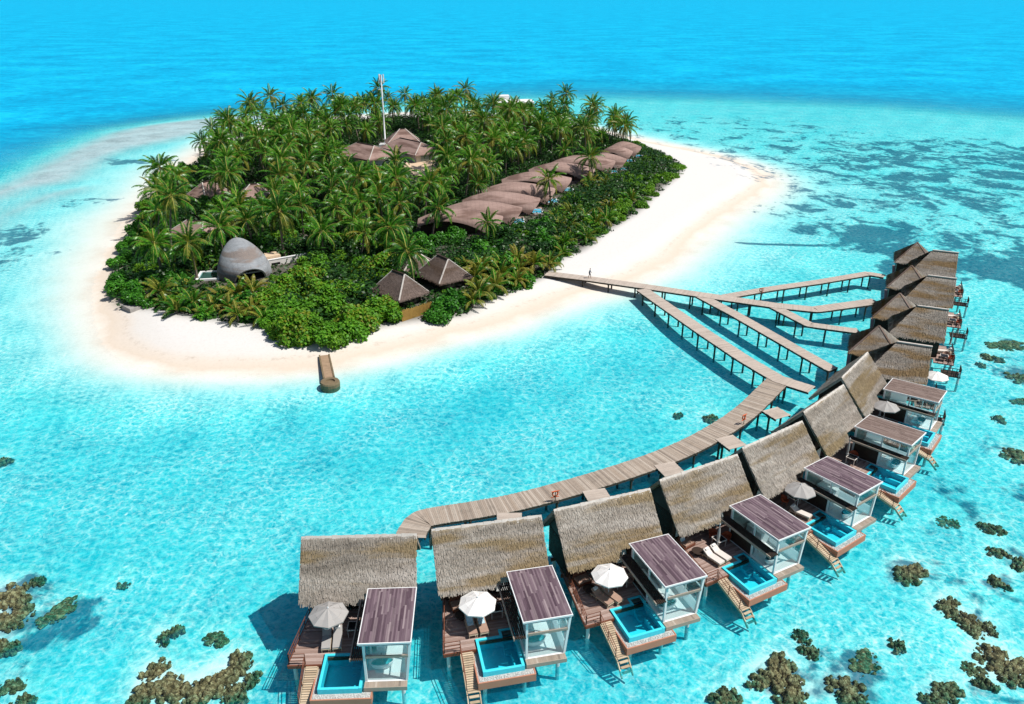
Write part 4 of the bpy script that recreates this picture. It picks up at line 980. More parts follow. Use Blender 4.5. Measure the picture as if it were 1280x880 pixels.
for k, ((g, r, t), (px, py, _, _)) in enumerate(zip(corals, CORAL)):
    o = obj('coral_head', CM[k % 6]); zb = -1.15
    o.location = (g.x, g.y, zb); o.scale = (r * .9, r * cr.uniform(.65, .95), (-t * .8 - .22 - zb) / .27 * .98); o.rotation_euler = (0, 0, cr.uniform(0, 6.28))
    if px < 400: lab, gp = 'brown coral head under the shallow water left of the first water villa', 'coral heads left of the villas'
    elif px < 900: lab, gp = 'small brown coral head in the lagoon beside the curved walkway', 'coral heads beside the curved walkway'
    elif py > 640: lab, gp = 'brown coral head in the clear water seaward of the near villas', 'coral heads seaward of the near villas'
    else: lab, gp = 'dark coral head in the water beyond the far end of the near villas', 'coral heads at the right edge'
    tag(o, lab, 'coral', gp)
#@@ ISLAND
# ------------------------------------------------------------------ island buildings
rg = random.Random(33)
def interp(u, xs, ys):
    "smooth (cubic Hermite) interpolation through the knots"
    n = len(xs); k = min(max(int(np.searchsorted(xs, u)) - 1, 0), n - 2); h_ = xs[k + 1] - xs[k]; t = (u - xs[k]) / h_
    def m_(i):
        if i == 0: return (ys[1] - ys[0]) / (xs[1] - xs[0])
        if i == n - 1: return (ys[-1] - ys[-2]) / (xs[-1] - xs[-2])
        return (ys[i + 1] - ys[i - 1]) / (xs[i + 1] - xs[i - 1])
    return (2*t**3 - 3*t**2 + 1) * ys[k] + (t**3 - 2*t**2 + t) * h_ * m_(k) + (3*t**2 - 2*t**3) * ys[k + 1] + (t**3 - t**2) * h_ * m_(k + 1)
def vault(name, A, B, us, hw, zc, zb, mat, parent, power=2.0, th=.22, over=0.0, nu=22, nv=18):
    "shell roof swept from A to B (local xy): half width hw(u), crown zc(u), lower edge zb(u)"
    A = Vector((A[0], A[1], 0)); B = Vector((B[0], B[1], 0)); d = (B - A); n = Vector((-d.y, d.x, 0)).normalized(); dn = d.normalized()
    m = MB(); tops = []; bots = []
    for i in range(nu + 1):
        u = i / nu; h_, z1, z0 = interp(u, us, hw), interp(u, us, zc), interp(u, us, zb)
        for j in range(nv + 1):
            s = -1 + 2 * j / nv; a = s * math.pi / 2
            yy = math.sin(a) * h_; q = abs(math.cos(a)) ** (1.0 / power) if power != 1 else abs(math.cos(a))
            p = A + d * u + n * yy + dn * (over * u * q); p.z = z0 + (z1 - z0) * q
            tops.append(p); c = Vector((A.x + d.x * u, A.y + d.y * u, z0)); bots.append(p + (c - p).normalized() * th)
    N = nv + 1; f0 = []; f1 = []
    for i in range(nu):
        for j in range(nv):
            a, b_, c_, e = i * N + j, i * N + j + 1, (i + 1) * N + j + 1, (i + 1) * N + j
            f0.append((a, b_, c_, e)); f1.append((a, e, c_, b_))
    m.mesh(tops, f0); m.mesh(bots, f1)
    def rim(idx):
        m.mi = 1
        for a, b_ in zip(idx[:-1], idx[1:]): m.face(tops[a], tops[b_], bots[b_], bots[a])
    rim([j for j in range(N)]); rim([nu * N + j for j in range(N)]); rim([i * N for i in range(nu + 1)]); rim([i * N + nv for i in range(nu + 1)])
    return m.build(name, [mat, M['ridge']], parent, True)
KEEP = []      # pixel boxes of the photograph's visible roofs, with distance, for thinning the trees in front
def keep(x0, y0, x1, y1, dist): KEEP.append((x0, y0, x1, y1, dist))
FOOT = []      # (x, y, radius) of footprints
AR = [((522.5,278.5),(590,279.5)), ((550.8,267),(625.5,264)), ((578,254.8),(650,252)), ((601.8,242.3),(672,239)), ((627,228.7),(695,226.4)), ((661,216),(719,215.5)), ((690,206.5),(748,206.5)), ((735,203.5),(770,203)), ((752,193.5),(778,193)), ((762,188),(790,187))]
ALAB = ['nearest arched brown roof villa, its lower right corner behind a palm', 'second arched brown roof villa from the front of the row', 'third arched brown roof villa, with blue plunge pool at its open end', 'fourth arched brown roof villa in the diagonal row', 'fifth arched brown roof villa in the diagonal row', 'sixth arched brown roof villa in the row, above leafy trees', 'seventh arched brown roof villa, half hidden by dark trees', 'small arched brown roof villa behind the seventh in the row', 'arched brown roof villa next to last, near the beach trees', 'farthest arched brown roof villa, beside a yellowish tree']
for i, (a, b_) in enumerate(AR):
    A = G(*a, 3.4); B = G(*b_, 4.0); d = (B - A); d.z = 0; L = d.length
    if i < 7: L = 14.5
    d.normalize(); d = Vector((.995, .06, 0))
    B = A + d * L
    R = empty('arched_villa', (A.x, A.y, 0), math.atan2(d.y, d.x), ALAB[i], 'beach villa', 'arched villas along the beach')
    sc_w = 1.0 if i < 7 else .8
    vault('arched_roof', (0, 0), (L, 0), [0, .15, .4, .7, 1], [2.9 * sc_w, 3.2 * sc_w, 3.4 * sc_w, 3.6 * sc_w, 3.9 * sc_w], [4.0, 5.0, 5.9, 5.5, 4.4], [3.3, 4.0, 4.5, 3.7, 1.7], M['shingle'], R, 1.0, .34, 2.8)
    m = MB(); m.box(.6, L * .8, -2.3 * sc_w, 2.3 * sc_w, .6, 3.4); m.build('house_wall', M['darkwood'], R)
    m = MB(); m.box(L * .8 + .005, L * .8 + .05, -1.9 * sc_w, 1.9 * sc_w, 1.6, 3.2); m.build('glass_front', M['glass'], R)
    m = MB(); y = -3.6 * sc_w
    while y < 3.4 * sc_w: m.box(L * .7, L + 3.4, y, y + .18, 1.5, 1.61); y += .19
    t = m.build('terrace', M['deck'], R)
    m = MB(); m.box(L + .7, L + 3.2, -3.2 * sc_w, .6, 1.62, 1.9); m.build('pool_rim', M['white'], t)
    m = MB(); m.face((L + .9, -3.0 * sc_w, 1.91), (L + 3.0, -3.0 * sc_w, 1.91), (L + 3.0, .4, 1.91), (L + .9, .4, 1.91)); m.build('pool_water', plain('blue_pool', (.05, .42, .62), .1, .05), t) if i == 0 else obj('pool_water', m.data('pool_water', bpy.data.materials['blue_pool']), t)
    m = MB()
    for x_ in (L - .6, L + 1.2, L + 3.2): m.beam((x_, -3.4 * sc_w, 1.6), (x_, -3.4 * sc_w, 2.6), .12, .12)
    m.beam((L - .6, -3.4 * sc_w, 2.56), (L + 3.2, -3.4 * sc_w, 2.56), .08, .08); m.build('terrace_rail', M['white'], t)
    p0 = a[0]; p1 = b_[0] + 6
    keep(p0 + 3, min(a[1], b_[1]) - 7, p1, max(a[1], b_[1]) + (12 if i < 6 else 3), A.y)
    for q_ in (.05, .3, .55, .8, 1.05): c = A + d * L * q_; FOOT.append((c.x, c.y, 3.0))
# the leaf shaped pavilion
P0 = G(307, 351, 0); dd = Vector((.52, -.854, 0)).normalized()
R = empty('leaf_pavilion', (P0.x, P0.y, 0), math.atan2(dd.y, dd.x), 'tall leaf shaped pavilion with weathered grey brown shingle shell open at the front', 'pavilion')
vault('shell_roof', (-4.6, 0), (3.6, 0), [0, .06, .2, .45, .7, .88, 1], [.12, 1.7, 3.4, 4.5, 4.4, 3.7, 2.7], [5.2, 6.4, 7.1, 6.6, 5.5, 4.5, 3.7], [2.2, 1.2, .5, .3, .4, .7, .9], M['ductile'], R, 1.22, .25, 2.0, 30, 26)
m = MB(); m.tube([(-4.2, 0, 6.3), (-2.9, 0, 7.15), (-.8, 0, 6.7), (1.6, 0, 5.55), (3.2, 0, 4.55), (5.4, 0, 3.77)], .13, 8); m.build('ridge_cap', M['stone'], R, True)
m = MB(); m.box(-3, 2.2, -2.4, 2.4, .2, .9); m.build('floor', M['deck'], R)
m = MB(); m.box(-1.0, -.7, -2.8, 2.8, .9, 4.0); m.build('back_wall', M['darkwood'], R)
m = MB(); m.beam((3.0, -2.3, 2.3), (3.0, 2.3, 2.3), .2, .25); m.build('cross_beam', M['metal'], R)
keep(276, 298, 338, 353, P0.y); FOOT.append((P0.x, P0.y, 4.0))
c = G(268, 350, .5)
R = empty('swimming_pool', (c.x, c.y, 0), .18, 'blue swimming pool with white rim left of the leaf shaped pavilion', 'pool')
m = MB()
for x0, x1, y0, y1 in ((-2.6, 2.6, -2.3, -1.9), (-2.6, 2.6, 1.9, 2.3), (-2.6, -2.2, -1.9, 1.9), (2.2, 2.6, -1.9, 1.9)): m.box(x0, x1, y0, y1, .3, 1.5)
m.build('rim', M['white'], R)
m = MB(); m.box(-2.2, 2.2, -1.9, 1.9, .3, 1.0); m.build('basin', M['tile'], R)
m = MB(); m.face((-2.2, -1.9, 1.36), (2.2, -1.9, 1.36), (2.2, 1.9, 1.36), (-2.2, 1.9, 1.36)); m.build('pool_water', M['poolwater'], R)
keep(248, 340, 282, 356, c.y); FOOT.append((c.x, c.y, 3.4))
a, b_ = G(336, 339, .5), G(396, 328, .5); d = b_ - a
R = empty('garden_wall', (a.x, a.y, 0), math.atan2(d.y, d.x), 'long pale garden wall with a dark slot right of the leaf shaped pavilion', 'wall')
m = MB(); m.box(0, d.length, -.15, .15, .3, 2.5); m.build('wall', M['plaster'], R)
m = MB(); m.box(.6, 2.2, -.17, -.155, 1.5, 1.9); m.build('slot', M['black'], R)
m = MB(); m.box(-.05, d.length + .05, -.22, .22, 2.503, 2.6); m.build('coping', M['white'], R)
m = MB(); m.box(-.3, 2.6, .4, 3.0, .3, 3.0); m.build('flat_roof_room', M['sandy'], R)
keep(336, 322, 372, 340, a.y); FOOT += [((a + d * t).x, (a + d * t).y, .5) for t in (0, .3, .6, 1)]
# hip roofed houses
def hip_house(name, label, cx, cy, ang, L, Wd, zr, ze, rl, mat, group=None, wall='plaster', z0=.5, tufts=True, wallh=True):
    R = empty(name, (cx, cy, 0), ang, label, 'house', group)
    a = [(-L / 2, -Wd / 2, ze), (L / 2, -Wd / 2, ze), (L / 2, Wd / 2, ze), (-L / 2, Wd / 2, ze)]; r0, r1 = (-rl / 2, 0, zr), (rl / 2, 0, zr)
    m = MB(); m.mesh(a + [r0, r1] + [(p[0], p[1], ze - .25) for p in a], [(0, 1, 5, 4), (2, 3, 4, 5), (1, 2, 5), (3, 0, 4), (0, 6, 7, 1), (1, 7, 8, 2), (2, 8, 9, 3), (3, 9, 6, 0), (6, 9, 8, 7)])
    if tufts:
        thatch_plane(m, r0, r1, a[0], a[1], 16, int(L * 7), rg); thatch_plane(m, r1, r0, a[2], a[3], 12, int(L * 5), rg)
        thatch_plane(m, r1, (r1[0], .01, zr), a[1], a[2], 16, int(Wd * 7), rg); thatch_plane(m, r0, (r0[0], .01, zr), a[3], a[0], 12, int(Wd * 6), rg)
    rf = m.build('hip_roof', mat, R)
    m = MB(); m.beam(r0, r1, .35, .22)
    m.build('ridge_cap', M['darkwood'], rf)
    for p, q in ((a[0], r0), (a[1], r1), (a[2], r1), (a[3], r0)):
        m = MB(); m.beam((p[0] * .97, p[1] * .97, p[2] + .12), (q[0], q[1], q[2] + .06), .22, .1)
        m.build('hip_cap', M['ridge'], rf)
    m = MB(); m.box(-L / 2 + 1, L / 2 - 1, -Wd / 2 + 1, Wd / 2 - 1, z0, ze - .2); hw_ = m.build('house_wall', M[wall], R)
    m = MB()
    for s in (-1, 1): m.box(-L / 4, L / 4, min(s * (Wd / 2 - .995), s * (Wd / 2 - .96)), max(s * (Wd / 2 - .995), s * (Wd / 2 - .96)), 1.0, ze - .5)
    m.box(L / 2 - .995, L / 2 - .96, -Wd / 4, Wd / 4, 1.0, ze - .5)
    m.build('window', M['glass'], hw_)
    FOOT.append((cx, cy, max(L, Wd) * .5)); return R
def hip_from(r1, c1, c2, back, name, label, zr=5.8, ze=2.7, **k):
    r1, c1, c2 = G(*r1, zr), G(*c1, ze), G(*c2, ze); mid = (c1 + c2) / 2; e = c1 - c2; e.z = 0; Wd = e.length
    n = Vector((e.y, -e.x, 0)).normalized()
    if n.y > 0: n = -n
    t = (mid - Vector((r1.x, r1.y, ze))).dot(n); t = max(t, 2.2)
    L = back + 2 * t; c = mid - n * L / 2
    return hip_house(name, label, c.x, c.y, math.atan2(n.y, n.x), L, Wd, zr, ze, back, M['thatchh'], **k)
BH = 'thatched beach houses by the walkway'
hip_from((556, 329), (591, 346), (549, 356), 3.2, 'thatched_house', 'brown hipped thatch house at the right, beside big dark green bushes', group=BH, wall='darkwood')
hip_from((503, 346), (537, 365), (499, 377), 3.0, 'thatched_house', 'brown hipped thatch house at the left, behind the bamboo fence', group=BH, wall='darkwood')
keep(512, 318, 590, 352, 120); keep(484, 340, 535, 376, 113)
c = G(521, 327, 4.2); hip_house('thatched_hut', 'small brown hipped thatch hut behind the right hand thatched house', c.x, c.y + 1.5, .3, 6, 5, 4.9, 2.9, 1.2, M['thatchh'], wall='darkwood')
# roofs inside the wood
def roof_at(px, py, zr, *a, **k):
    c = G(px, py, zr); return hip_house(a[0], a[1], c.x, c.y, *a[2:], **k)
MG = 'brown roofed houses in the palm wood'
roof_at(258, 227, 6.2, 'wood_house', 'brown roofed house with steep gable between palms near the left edge of the wood', 1.1, 8, 6.5, 6.2, 3.4, 2.4, M['shingle'], group=MG, tufts=False); keep(244, 226, 268, 238, 200)
roof_at(317, 230, 6.2, 'wood_house', 'brown roofed house with broad low top between palms left of the centre', .3, 7.5, 6.5, 6.2, 3.8, 1.5, M['shingle'], group=MG, tufts=False); keep(307, 230, 330, 240, 200)
roof_at(244, 276, 5.0, 'wood_house', 'low brown roofed house with pale wall behind the left palms', -.4, 9, 6.5, 5.0, 3.0, 4, M['shingle'], group=MG, tufts=False); keep(236, 278, 256, 286, 165)
roof_at(457, 180, 6.5, 'wood_house', 'wide brown roofed house left of the foot of the antenna mast', -.75, 17, 11, 6.5, 3.6, 8, M['shingle'], group=MG, tufts=False); keep(440, 177, 484, 199, 250)
roof_at(503, 161, 8.0, 'wood_house', 'brown pyramid roofed house behind the foot of the antenna mast', .2, 11, 10, 8.0, 4.0, 1.5, M['shingle'], group=MG, tufts=False); keep(490, 162, 514, 170, 285)
roof_at(513, 175, 6.5, 'wood_house', 'long brown roofed hall with pale wall and blue windows right of the antenna mast', -.85, 19, 10, 6.5, 3.8, 11, M['shingle'], group=MG, tufts=False); keep(493, 171, 532, 194, 258)
c = G(643, 128, 9)
R = empty('flat_roof_house', (c.x, c.y, 0), .1, 'pale flat roofed house beyond the far palms', 'house')
m = MB(); m.box(-6, 6, -4, 4, .5, 9); m.build('house_wall', M['plaster'], R)
m = MB(); m.box(-7, 7, -5, 5, 9.0, 9.6); m.build('flat_roof', M['white'], R)
m = MB(); m.box(-5.5, -1.5, 4.0, 8, .5, 11); m.build('stair_tower', M['white'], R); keep(628, 122, 655, 131, c.y)
# sandy yard
pts = [G(x, y, 0) for x, y in ((512,205),(536,200),(548,212),(541,226),(521,228),(505,214))]
m = MB(); m.prism([(p.x, p.y) for p in pts], 1.3, 1.56)
tag(m.build('path', M['sandy']), 'bare tan sand yard among palms', 'path', kind='structure'); keep(512, 202, 540, 222, 235); FOOT.append((G(527, 212).x, G(527, 212).y, 7)); FOOT.append((G(527, 222).x, G(527, 222).y, 5))
# antenna mast
c = G(482, 186, 1)
R = empty('antenna_mast', (c.x, c.y, 1), 0, 'tall white antenna mast rising above the palms', 'mast'); FOOT.append((c.x, c.y, 4)); keep(476, 150, 486, 190, c.y)
m = MB(); m.tube([(0, 0, 0), (0, 0, 11), (0, 0, 22.3)], [.30, .24, .18], 12); m.build('pole', M['metal'], R, True)
for k in range(3):
    a = k * 2.094 + .5; m = MB(); m.box(-.22, .22, -.12, .12, -1.3, 1.3); o = m.build('antenna_panel', M['white'], R); o.location = (math.cos(a) * .75, math.sin(a) * .75, 21.2); o.rotation_euler = (0, 0, a + 1.57)
m = MB()
for k in range(3):
    a = k * 2.094 + .5
    for z_ in (20.4, 22): m.beam((0, 0, z_), (math.cos(a) * .72, math.sin(a) * .72, z_), .08, .08)
m.build('bracket', M['stone'], R)
m = MB(); m.lathe([(.05, -.25), (.45, .05), (.5, .1)], 14, (-.6, -.2, 18)); m.build('dish', M['white'], R)
m = MB(); m.box(-1.8, 1.8, -1.5, 1.5, 0, 1.6); m.build('equipment_cabinet', M['white'], R)
# the little stone pier on the beach
a, b_ = G(405, 441, .9), G(411, 469, .9); d = b_ - a; L = d.length
R = empty('stone_pier', (a.x, a.y, -.35), math.atan2(d.y, d.x), 'small brown pier with round end on the front beach', 'pier')
m = MB(); x = 0
while x < L: m.box(x, x + .27, -.62, .62, .72, .9 + rg.uniform(-.01, .01)); x += .28
m.build('planking', plain('pier_boards', (.30, .205, .13), .85, .2, 1.5), R)
m = MB()
for s in (-1, 1): m.box(-.1, L, s * .64 - .1, s * .64 + .1, -.6, .98)
m.build('kerb', plain('mossy_stone', (.16, .12, .07), .9, .35, 1.2), R)
m = MB(); n = 22
prof = [(1.2, -.8), (1.25, .75), (1.15, .95), (.65, .95), (.6, .75)]
m.lathe(prof, n, (L + 1.1, 0, 0)); m.build('round_end', bpy.data.materials['mossy_stone'], R)
# bamboo fence
a, b_ = G(503, 405, .6), G(540, 393, .6); d = b_ - a; L = d.length
R = empty('bamboo_fence', (a.x, a.y, .6), math.atan2(d.y, d.x), 'yellow brown bamboo fence partly overgrown beside the left thatched house', 'fence')
m = MB(); x = 0
while x < L: m.tube([(x, 0, 0), (x, 0, 2.1 + rg.uniform(-.15, .15))], .055, 5); x += .11
m.build('cane_panel', plain('bamboo', (.36, .22, .06), .7, .3, 2), R)
m = MB(); m.beam((0, .07, .6), (L, .07, .6), .06, .08); m.beam((0, .07, 1.6), (L, .07, 1.6), .06, .08); m.build('rail', M['pile'], R)
# dark slab on the sand at the left
a = G(172, 381, .8)
m = MB(); m.prism([(G(x, y, .8).x, G(x, y, .8).y) for x, y in ((152,384),(184,375),(187,384),(163,390))], .5, 1.25)
tag(m.build('stone_platform', M['stone']), 'low grey platform at the edge of bushes on left beach', 'platform')
m = None

# ------------------------------------------------------------------ plants
vr = random.Random(5)
def frond(mb, base, az, el, L, droop, r, wid=.85, nl=22, mi=0):
    p = Vector(base); seg = 9; ds = L / seg; e = el; pts = [p.copy()]
    for k in range(seg):
        d = Vector((math.cos(az) * math.cos(e), math.sin(az) * math.cos(e), math.sin(e))); p = p + d * ds; pts.append(p.copy())
        e -= droop * (k + 1) / seg * .36
        e = max(e, -1.5)
    side = Vector((-math.sin(az), math.cos(az), 0))
    mb.mi = 1
    for k in range(seg):
        w0 = .05 * (1 - k / seg) + .012; w1 = .05 * (1 - (k + 1) / seg) + .012
        mb.face(pts[k] - side * w0, pts[k] + side * w0, pts[k + 1] + side * w1, pts[k + 1] - side * w1)
    mb.mi = mi; tw = r.uniform(-.5, .5)
    for i in range(nl):
        t = .12 + .88 * (i + .5) / nl; f = t * seg; k = min(int(f), seg - 1); q = pts[k].lerp(pts[k + 1], f - k)
        dr = (pts[k + 1] - pts[k]).normalized(); up = side.cross(dr).normalized()
        if up.z < 0: up = -up
        ll = wid * (.35 + .65 * math.sin(math.pi * min(1, t * .93 + .1))) * r.uniform(.85, 1.1)
        for s in (-1, 1):
            out = (side * s * .80 + dr * .55 - up * r.uniform(.22, .62) + up * tw * s * .35).normalized()
            tip = q + out * ll; tip.z -= .14 * ll
            mid = q + out * ll * .45; wv = dr * .10
            mb.face(q - wv * .5, mid - wv, tip, mid + wv, )
def crown(seed, L=3.9, nf=20, young=False, yel=0.0):
    r = random.Random(seed); mb = MB(); ga = 2.39996
    for i in range(nf):
        t = i / (nf - 1)
        el = math.radians(lerp(78, -38 if not young else 12, t ** .9)) + r.uniform(-.1, .1)
        dp = lerp(.55, 1.15, t) * r.uniform(.8, 1.2) if not young else lerp(.5, 1.2, t) * r.uniform(.8, 1.25)
        old = t > .82 and r.random() < .6 + yel
        frond(mb, (r.uniform(-.08, .08), r.uniform(-.08, .08), r.uniform(-.1, .15)), i * ga + r.uniform(-.25, .25), el, L * r.uniform(.85, 1.1) * lerp(.82, 1, min(1, t * 3)), dp, r, .85 if not young else .75, 24, 2 if (old or r.random() < yel) else 0)
    return mb.data('crown', [M['frond'], M['rachis'], M['frondyel']])
CR = [crown(s, 4.5 + .3 * (s % 3), 22 + s % 4, False, [.03, .0, .16, .06, .02, .28][s]) for s in range(6)]
YC = [crown(20 + s, 3.5 + .3 * s, 14 + s, True, [.05, .15, .45][s]) for s in range(3)]
def trunk(seed, hgt):
    r = random.Random(seed); lean = r.uniform(0, .24) * hgt; a = r.uniform(0, 6.28); pts = []; n = 9
    for k in range(n):
        t = k / (n - 1); o = lean * (t ** 1.6); pts.append((math.cos(a) * o, math.sin(a) * o, hgt * t))
    q = MB(); q.tube(pts, [lerp(.24, .12, k / (n - 1)) + (.08 if k == 0 else 0) for k in range(n)], 8)
    return q.data('trunk', M['trunk'], True), pts[-1]
q = MB()
for k in range(9):
    a = k * 2.4; rr = .18 + .12 * (k % 2)
    q.lathe([(.02, -.13), (.10, -.07), (.125, 0), (.09, .08), (.02, .12)], 7, (math.cos(a) * rr, math.sin(a) * rr, -.12 - .06 * (k % 3)))
NUTS = q.data('coconuts', M['coconut'], True)
PALMS = []
for i in range(14):
    hgt = [6.5, 8, 9.2, 10.5, 11.5, 7.2, 8.6][i % 7]
    tm, top = trunk(i, hgt)
    r = empty('coconut_palm', (0, 0, -50)); obj('trunk', tm, r); c = obj('crown', CR[i % 6], r); c.location = top
    if i % 2 == 0: n_ = obj('coconuts', NUTS, r); n_.location = top
    PALMS.append((r, hgt))
YOUNG = []
for i in range(6):
    tm, top = trunk(50 + i, [.7, 1.2, 1.8][i % 3]); r = empty('young_palm', (0, 0, -50)); obj('trunk', tm, r); c = obj('crown', YC[i % 3], r); c.location = top; YOUNG.append((r, 2.5))
def bush(seed, R, hgt, nl, ls, mat, lumps=9):
    r = random.Random(seed); q = MB(); L = []
    for k in range(lumps):
        a = r.uniform(0, 6.28); d = R * math.sqrt(r.uniform(0, .75)); rr = R * r.uniform(.3, .5)
        L.append((Vector((math.cos(a) * d, math.sin(a) * d, max(rr * .5, hgt * r.uniform(.35, 1.0) * (1 - .45 * (d / R) ** 2) - rr * .8))), rr))
    for i in range(nl):
        c, rr = L[r.randrange(lumps)]
        d = Vector((r.gauss(0, 1), r.gauss(0, 1), r.gauss(.25, 1))).normalized(); p = c + d * rr * (r.uniform(.55, 1.06) ** .6)
        if p.z < .05: p.z = r.uniform(.05, .4)
        if any((p - c2).length < r2 * .72 for c2, r2 in L): 
            if r.random() < .7: continue
        nrm = (d + Vector((r.gauss(0, .5), r.gauss(0, .5), r.gauss(.45, .5)))).normalized()
        t = nrm.cross(Vector((r.gauss(0, 1), r.gauss(0, 1), r.gauss(0, 1)))).normalized(); s = nrm.cross(t)
        l_ = ls * r.uniform(.6, 1.25); w_ = l_ * .36
        q.face(p, p + t * l_ * .5 + s * w_ + nrm * l_ * .06, p + t * l_, p + t * l_ * .5 - s * w_ + nrm * l_ * .06)
    return q.data('bush', M[mat])
BUSH = {'A': [bush(s, 2.7, 3.6, 3800, .50, 'leafA') for s in (1, 2, 3)], 'B': [bush(10 + s, 2.4, 3.0, 3400, .46, 'leafB') for s in (1, 2, 3)],
        'C': [bush(20 + s, 2.9, 4.0, 4200, .52, 'leafC', 11) for s in (1, 2, 3)], 'D': [bush(30 + s, 2.8, 4.2, 3800, .40, 'leafD') for s in (1, 2)], 'G': [bush(40 + s, 2.2, 1.3, 2600, .34, 'leafB', 12) for s in (1, 2)]}
vegl = [tuple(p) for p in veg]
def vsdf(x, y): return float(poly_sdf(np.array([[x, y]]), veg)[0])
def blocked(p, rad, top, soft=.72):
    "would this plant stand in a footprint or hide a roof that the photograph shows?"
    for fx, fy, fr in FOOT:
        if math.hypot(p[0] - fx, p[1] - fy) < fr + rad * .35: return True
    X, Y, s = PX((p[0], p[1], 1.0)); X2, Y2, s2 = PX((p[0], p[1], top))
    hw_ = rad * s * soft
    for x0, y0, x1, y1, dist in KEEP:
        if p[1] < dist + 3 and X + hw_ > x0 and X - hw_ < x1 and Y2 < y1 and Y > y0: return True
    return False
def inpoly(px, py, poly):
    c = False; n = len(poly)
    for i in range(n):
        (x0, y0), (x1, y1) = poly[i], poly[(i + 1) % n]
        if (y0 > py) != (y1 > py) and px < x0 + (py - y0) * (x1 - x0) / (y1 - y0): c = not c
    return c
BUSHZONE = [([(130,300),(170,285),(205,330),(225,372),(230,395),(130,395)], 'ABBA'), ([(330,345),(440,325),(505,345),(505,415),(440,435),(330,430)], 'CCBC'), ([(515,355),(560,350),(600,300),(680,290),(700,330),(690,352),(600,395),(535,405)], 'AAAD'), ([(650,300),(700,245),(760,215),(800,175),(870,200),(870,225),(760,320),(700,330)], 'BBBG'), ([(150,300),(160,235),(250,190),(270,215),(210,260),(190,310)], 'ABBA')]
spots = []; xs0, xs1 = veg[:, 0].min(), veg[:, 0].max(); ys0, ys1 = veg[:, 1].min(), veg[:, 1].max()
cand = [(vr.uniform(xs0, xs1), vr.uniform(ys0, ys1)) for _ in range(9000)]
sdv = poly_sdf(np.array(cand), veg)
palms = []; bushes = []; youngs = []
def far_enough(p, lst, dmin): return all((p[0] - q[0]) ** 2 + (p[1] - q[1]) ** 2 > dmin * dmin for q in lst)
SOLO = [(232,385,0),(247,305,9),(208,268,9),(262,180,0),(311,150,0),(395,135,0),(607,300,4.2),(745,172,9),(752,178,7),(330,295,8),(290,225,10)]
for X, Y, k in [(607,311,0),(688,262,5),(742,232,5),(540,300,0),(600,262,12),(497,318,0),(452,335,5),(205,352,0),(247,352,5),(262,212,2),(311,186,3),(565,250,1),(650,222,8),(430,300,1),(380,300,8)]:
    g = G(X, Y, .8); palms.append((g.x, g.y, k))
for X, Y, kind, sc in [(345,352,'B',.6),(352,362,'G',.8),(362,352,'B',.7),(375,350,'C',.7),(388,346,'B',.8),(400,345,'C',.9),(368,366,'C',.9),(385,362,'C',1.0),(340,372,'B',.8),(355,378,'C',1.0),(430,420,'C',1.0),(445,412,'C',1.0),(460,408,'B',.9),(474,402,'C',1.0),(478,388,'C',1.0),(415,428,'B',.9),(395,428,'C',.9),(372,424,'C',1.0),(350,420,'B',.9),(525,312,'A',1.1),(550,310,'A',1.0),(572,305,'A',1.0),(538,322,'A',.8),(600,325,'A',1.1),(625,318,'A',1.0),(650,300,'B',.8),(672,285,'B',.7),(700,272,'B',.8),(720,258,'A',.8),(548,396,'A',.9)]:
    g = G(X, Y, .8); bushes.append((g.x, g.y, kind, sc, True))
for p, s in zip(cand, sdv):
    if s > -.6: continue
    X, Y, sc_ = PX((p[0], p[1], .8)); zone = next((z_ for z_ in BUSHZONE if inpoly(X, Y, z_[0])), None)
    if zone is None and s < -3.5 and len(palms) < 292:
        k = vr.randrange(14); r_, hgt = PALMS[k]
        dmin = 5.6 if p[1] < 170 else 5.2 if p[1] < 230 else 5.9
        if far_enough(p, palms, dmin):
            q = None
            for kk in (k, 0, 5):      # a shorter palm may still fit under a sight line
                hgt = PALMS[kk][1]
                if not blocked(p, 3.4, hgt + 2.6): q = kk; break
            if q is not None: palms.append((p[0], p[1], q)); continue
    if zone is not None or s < -.8:
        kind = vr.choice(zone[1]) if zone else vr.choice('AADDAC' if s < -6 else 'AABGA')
        edge = s > -3
        sc = vr.uniform(.62, 1.0) * (.85 if edge else 1.1) * (1.2 if zone and zone[1] == 'CCBC' else 1)
        if zone and zone[1] in ('ABAG',): sc *= .8
        dmin = (2.5 if zone else 4.3) * (.6 + .4 * sc) * (.8 if edge else 1)
        if len(bushes) < 298 * 2 and far_enough(p, bushes, dmin) and sc > 0:
            if not blocked(p, 2.4 * sc, 3.4 * sc + .9, .9): bushes.append((p[0], p[1], kind, sc, bool(zone)))
            elif not blocked(p, 1.3, 1.6, .9): bushes.append((p[0], p[1], 'G', .55, bool(zone)))
print('palms', len(palms), 'bushes', len(bushes))
# young palms along the front edge
YZ = [((205,330), (372,408), 16), ((585,690), (340,388), 14), ((690,800), (245,325), 20), ((160,205), (235,310), 7), ((690,760), (225,260), 8), ((440,520),(318,345),4), ((220,300),(330,372),6)]
for (x0, x1), (y0, y1), n in YZ:
    t = 0; got = 0
    while got < n and t < 400:
        t += 1; g = G(vr.uniform(x0, x1), vr.uniform(y0, y1), .8)
        if vsdf(g.x, g.y) > -.8 or blocked(g, 2.4, 4.0) or not far_enough((g.x, g.y), youngs, 2.3): continue
        youngs.append((g.x, g.y, 2 if (x0 > 500 and x0 < 690 and vr.random() < .5) else vr.randrange(6))); got += 1
def zone_of(x, y):
    X, Y, _ = PX((x, y, .8))
    if Y < 185: return 'along the far side of the island', 'back'
    if X < 262: return 'at the left end of the island', 'left'
    if Y > 290: return 'in the front part of the wood', 'front'
    if X > 560: return 'between arched villas and the far shore', 'right'
    return 'in the middle of the palm wood', 'centre'
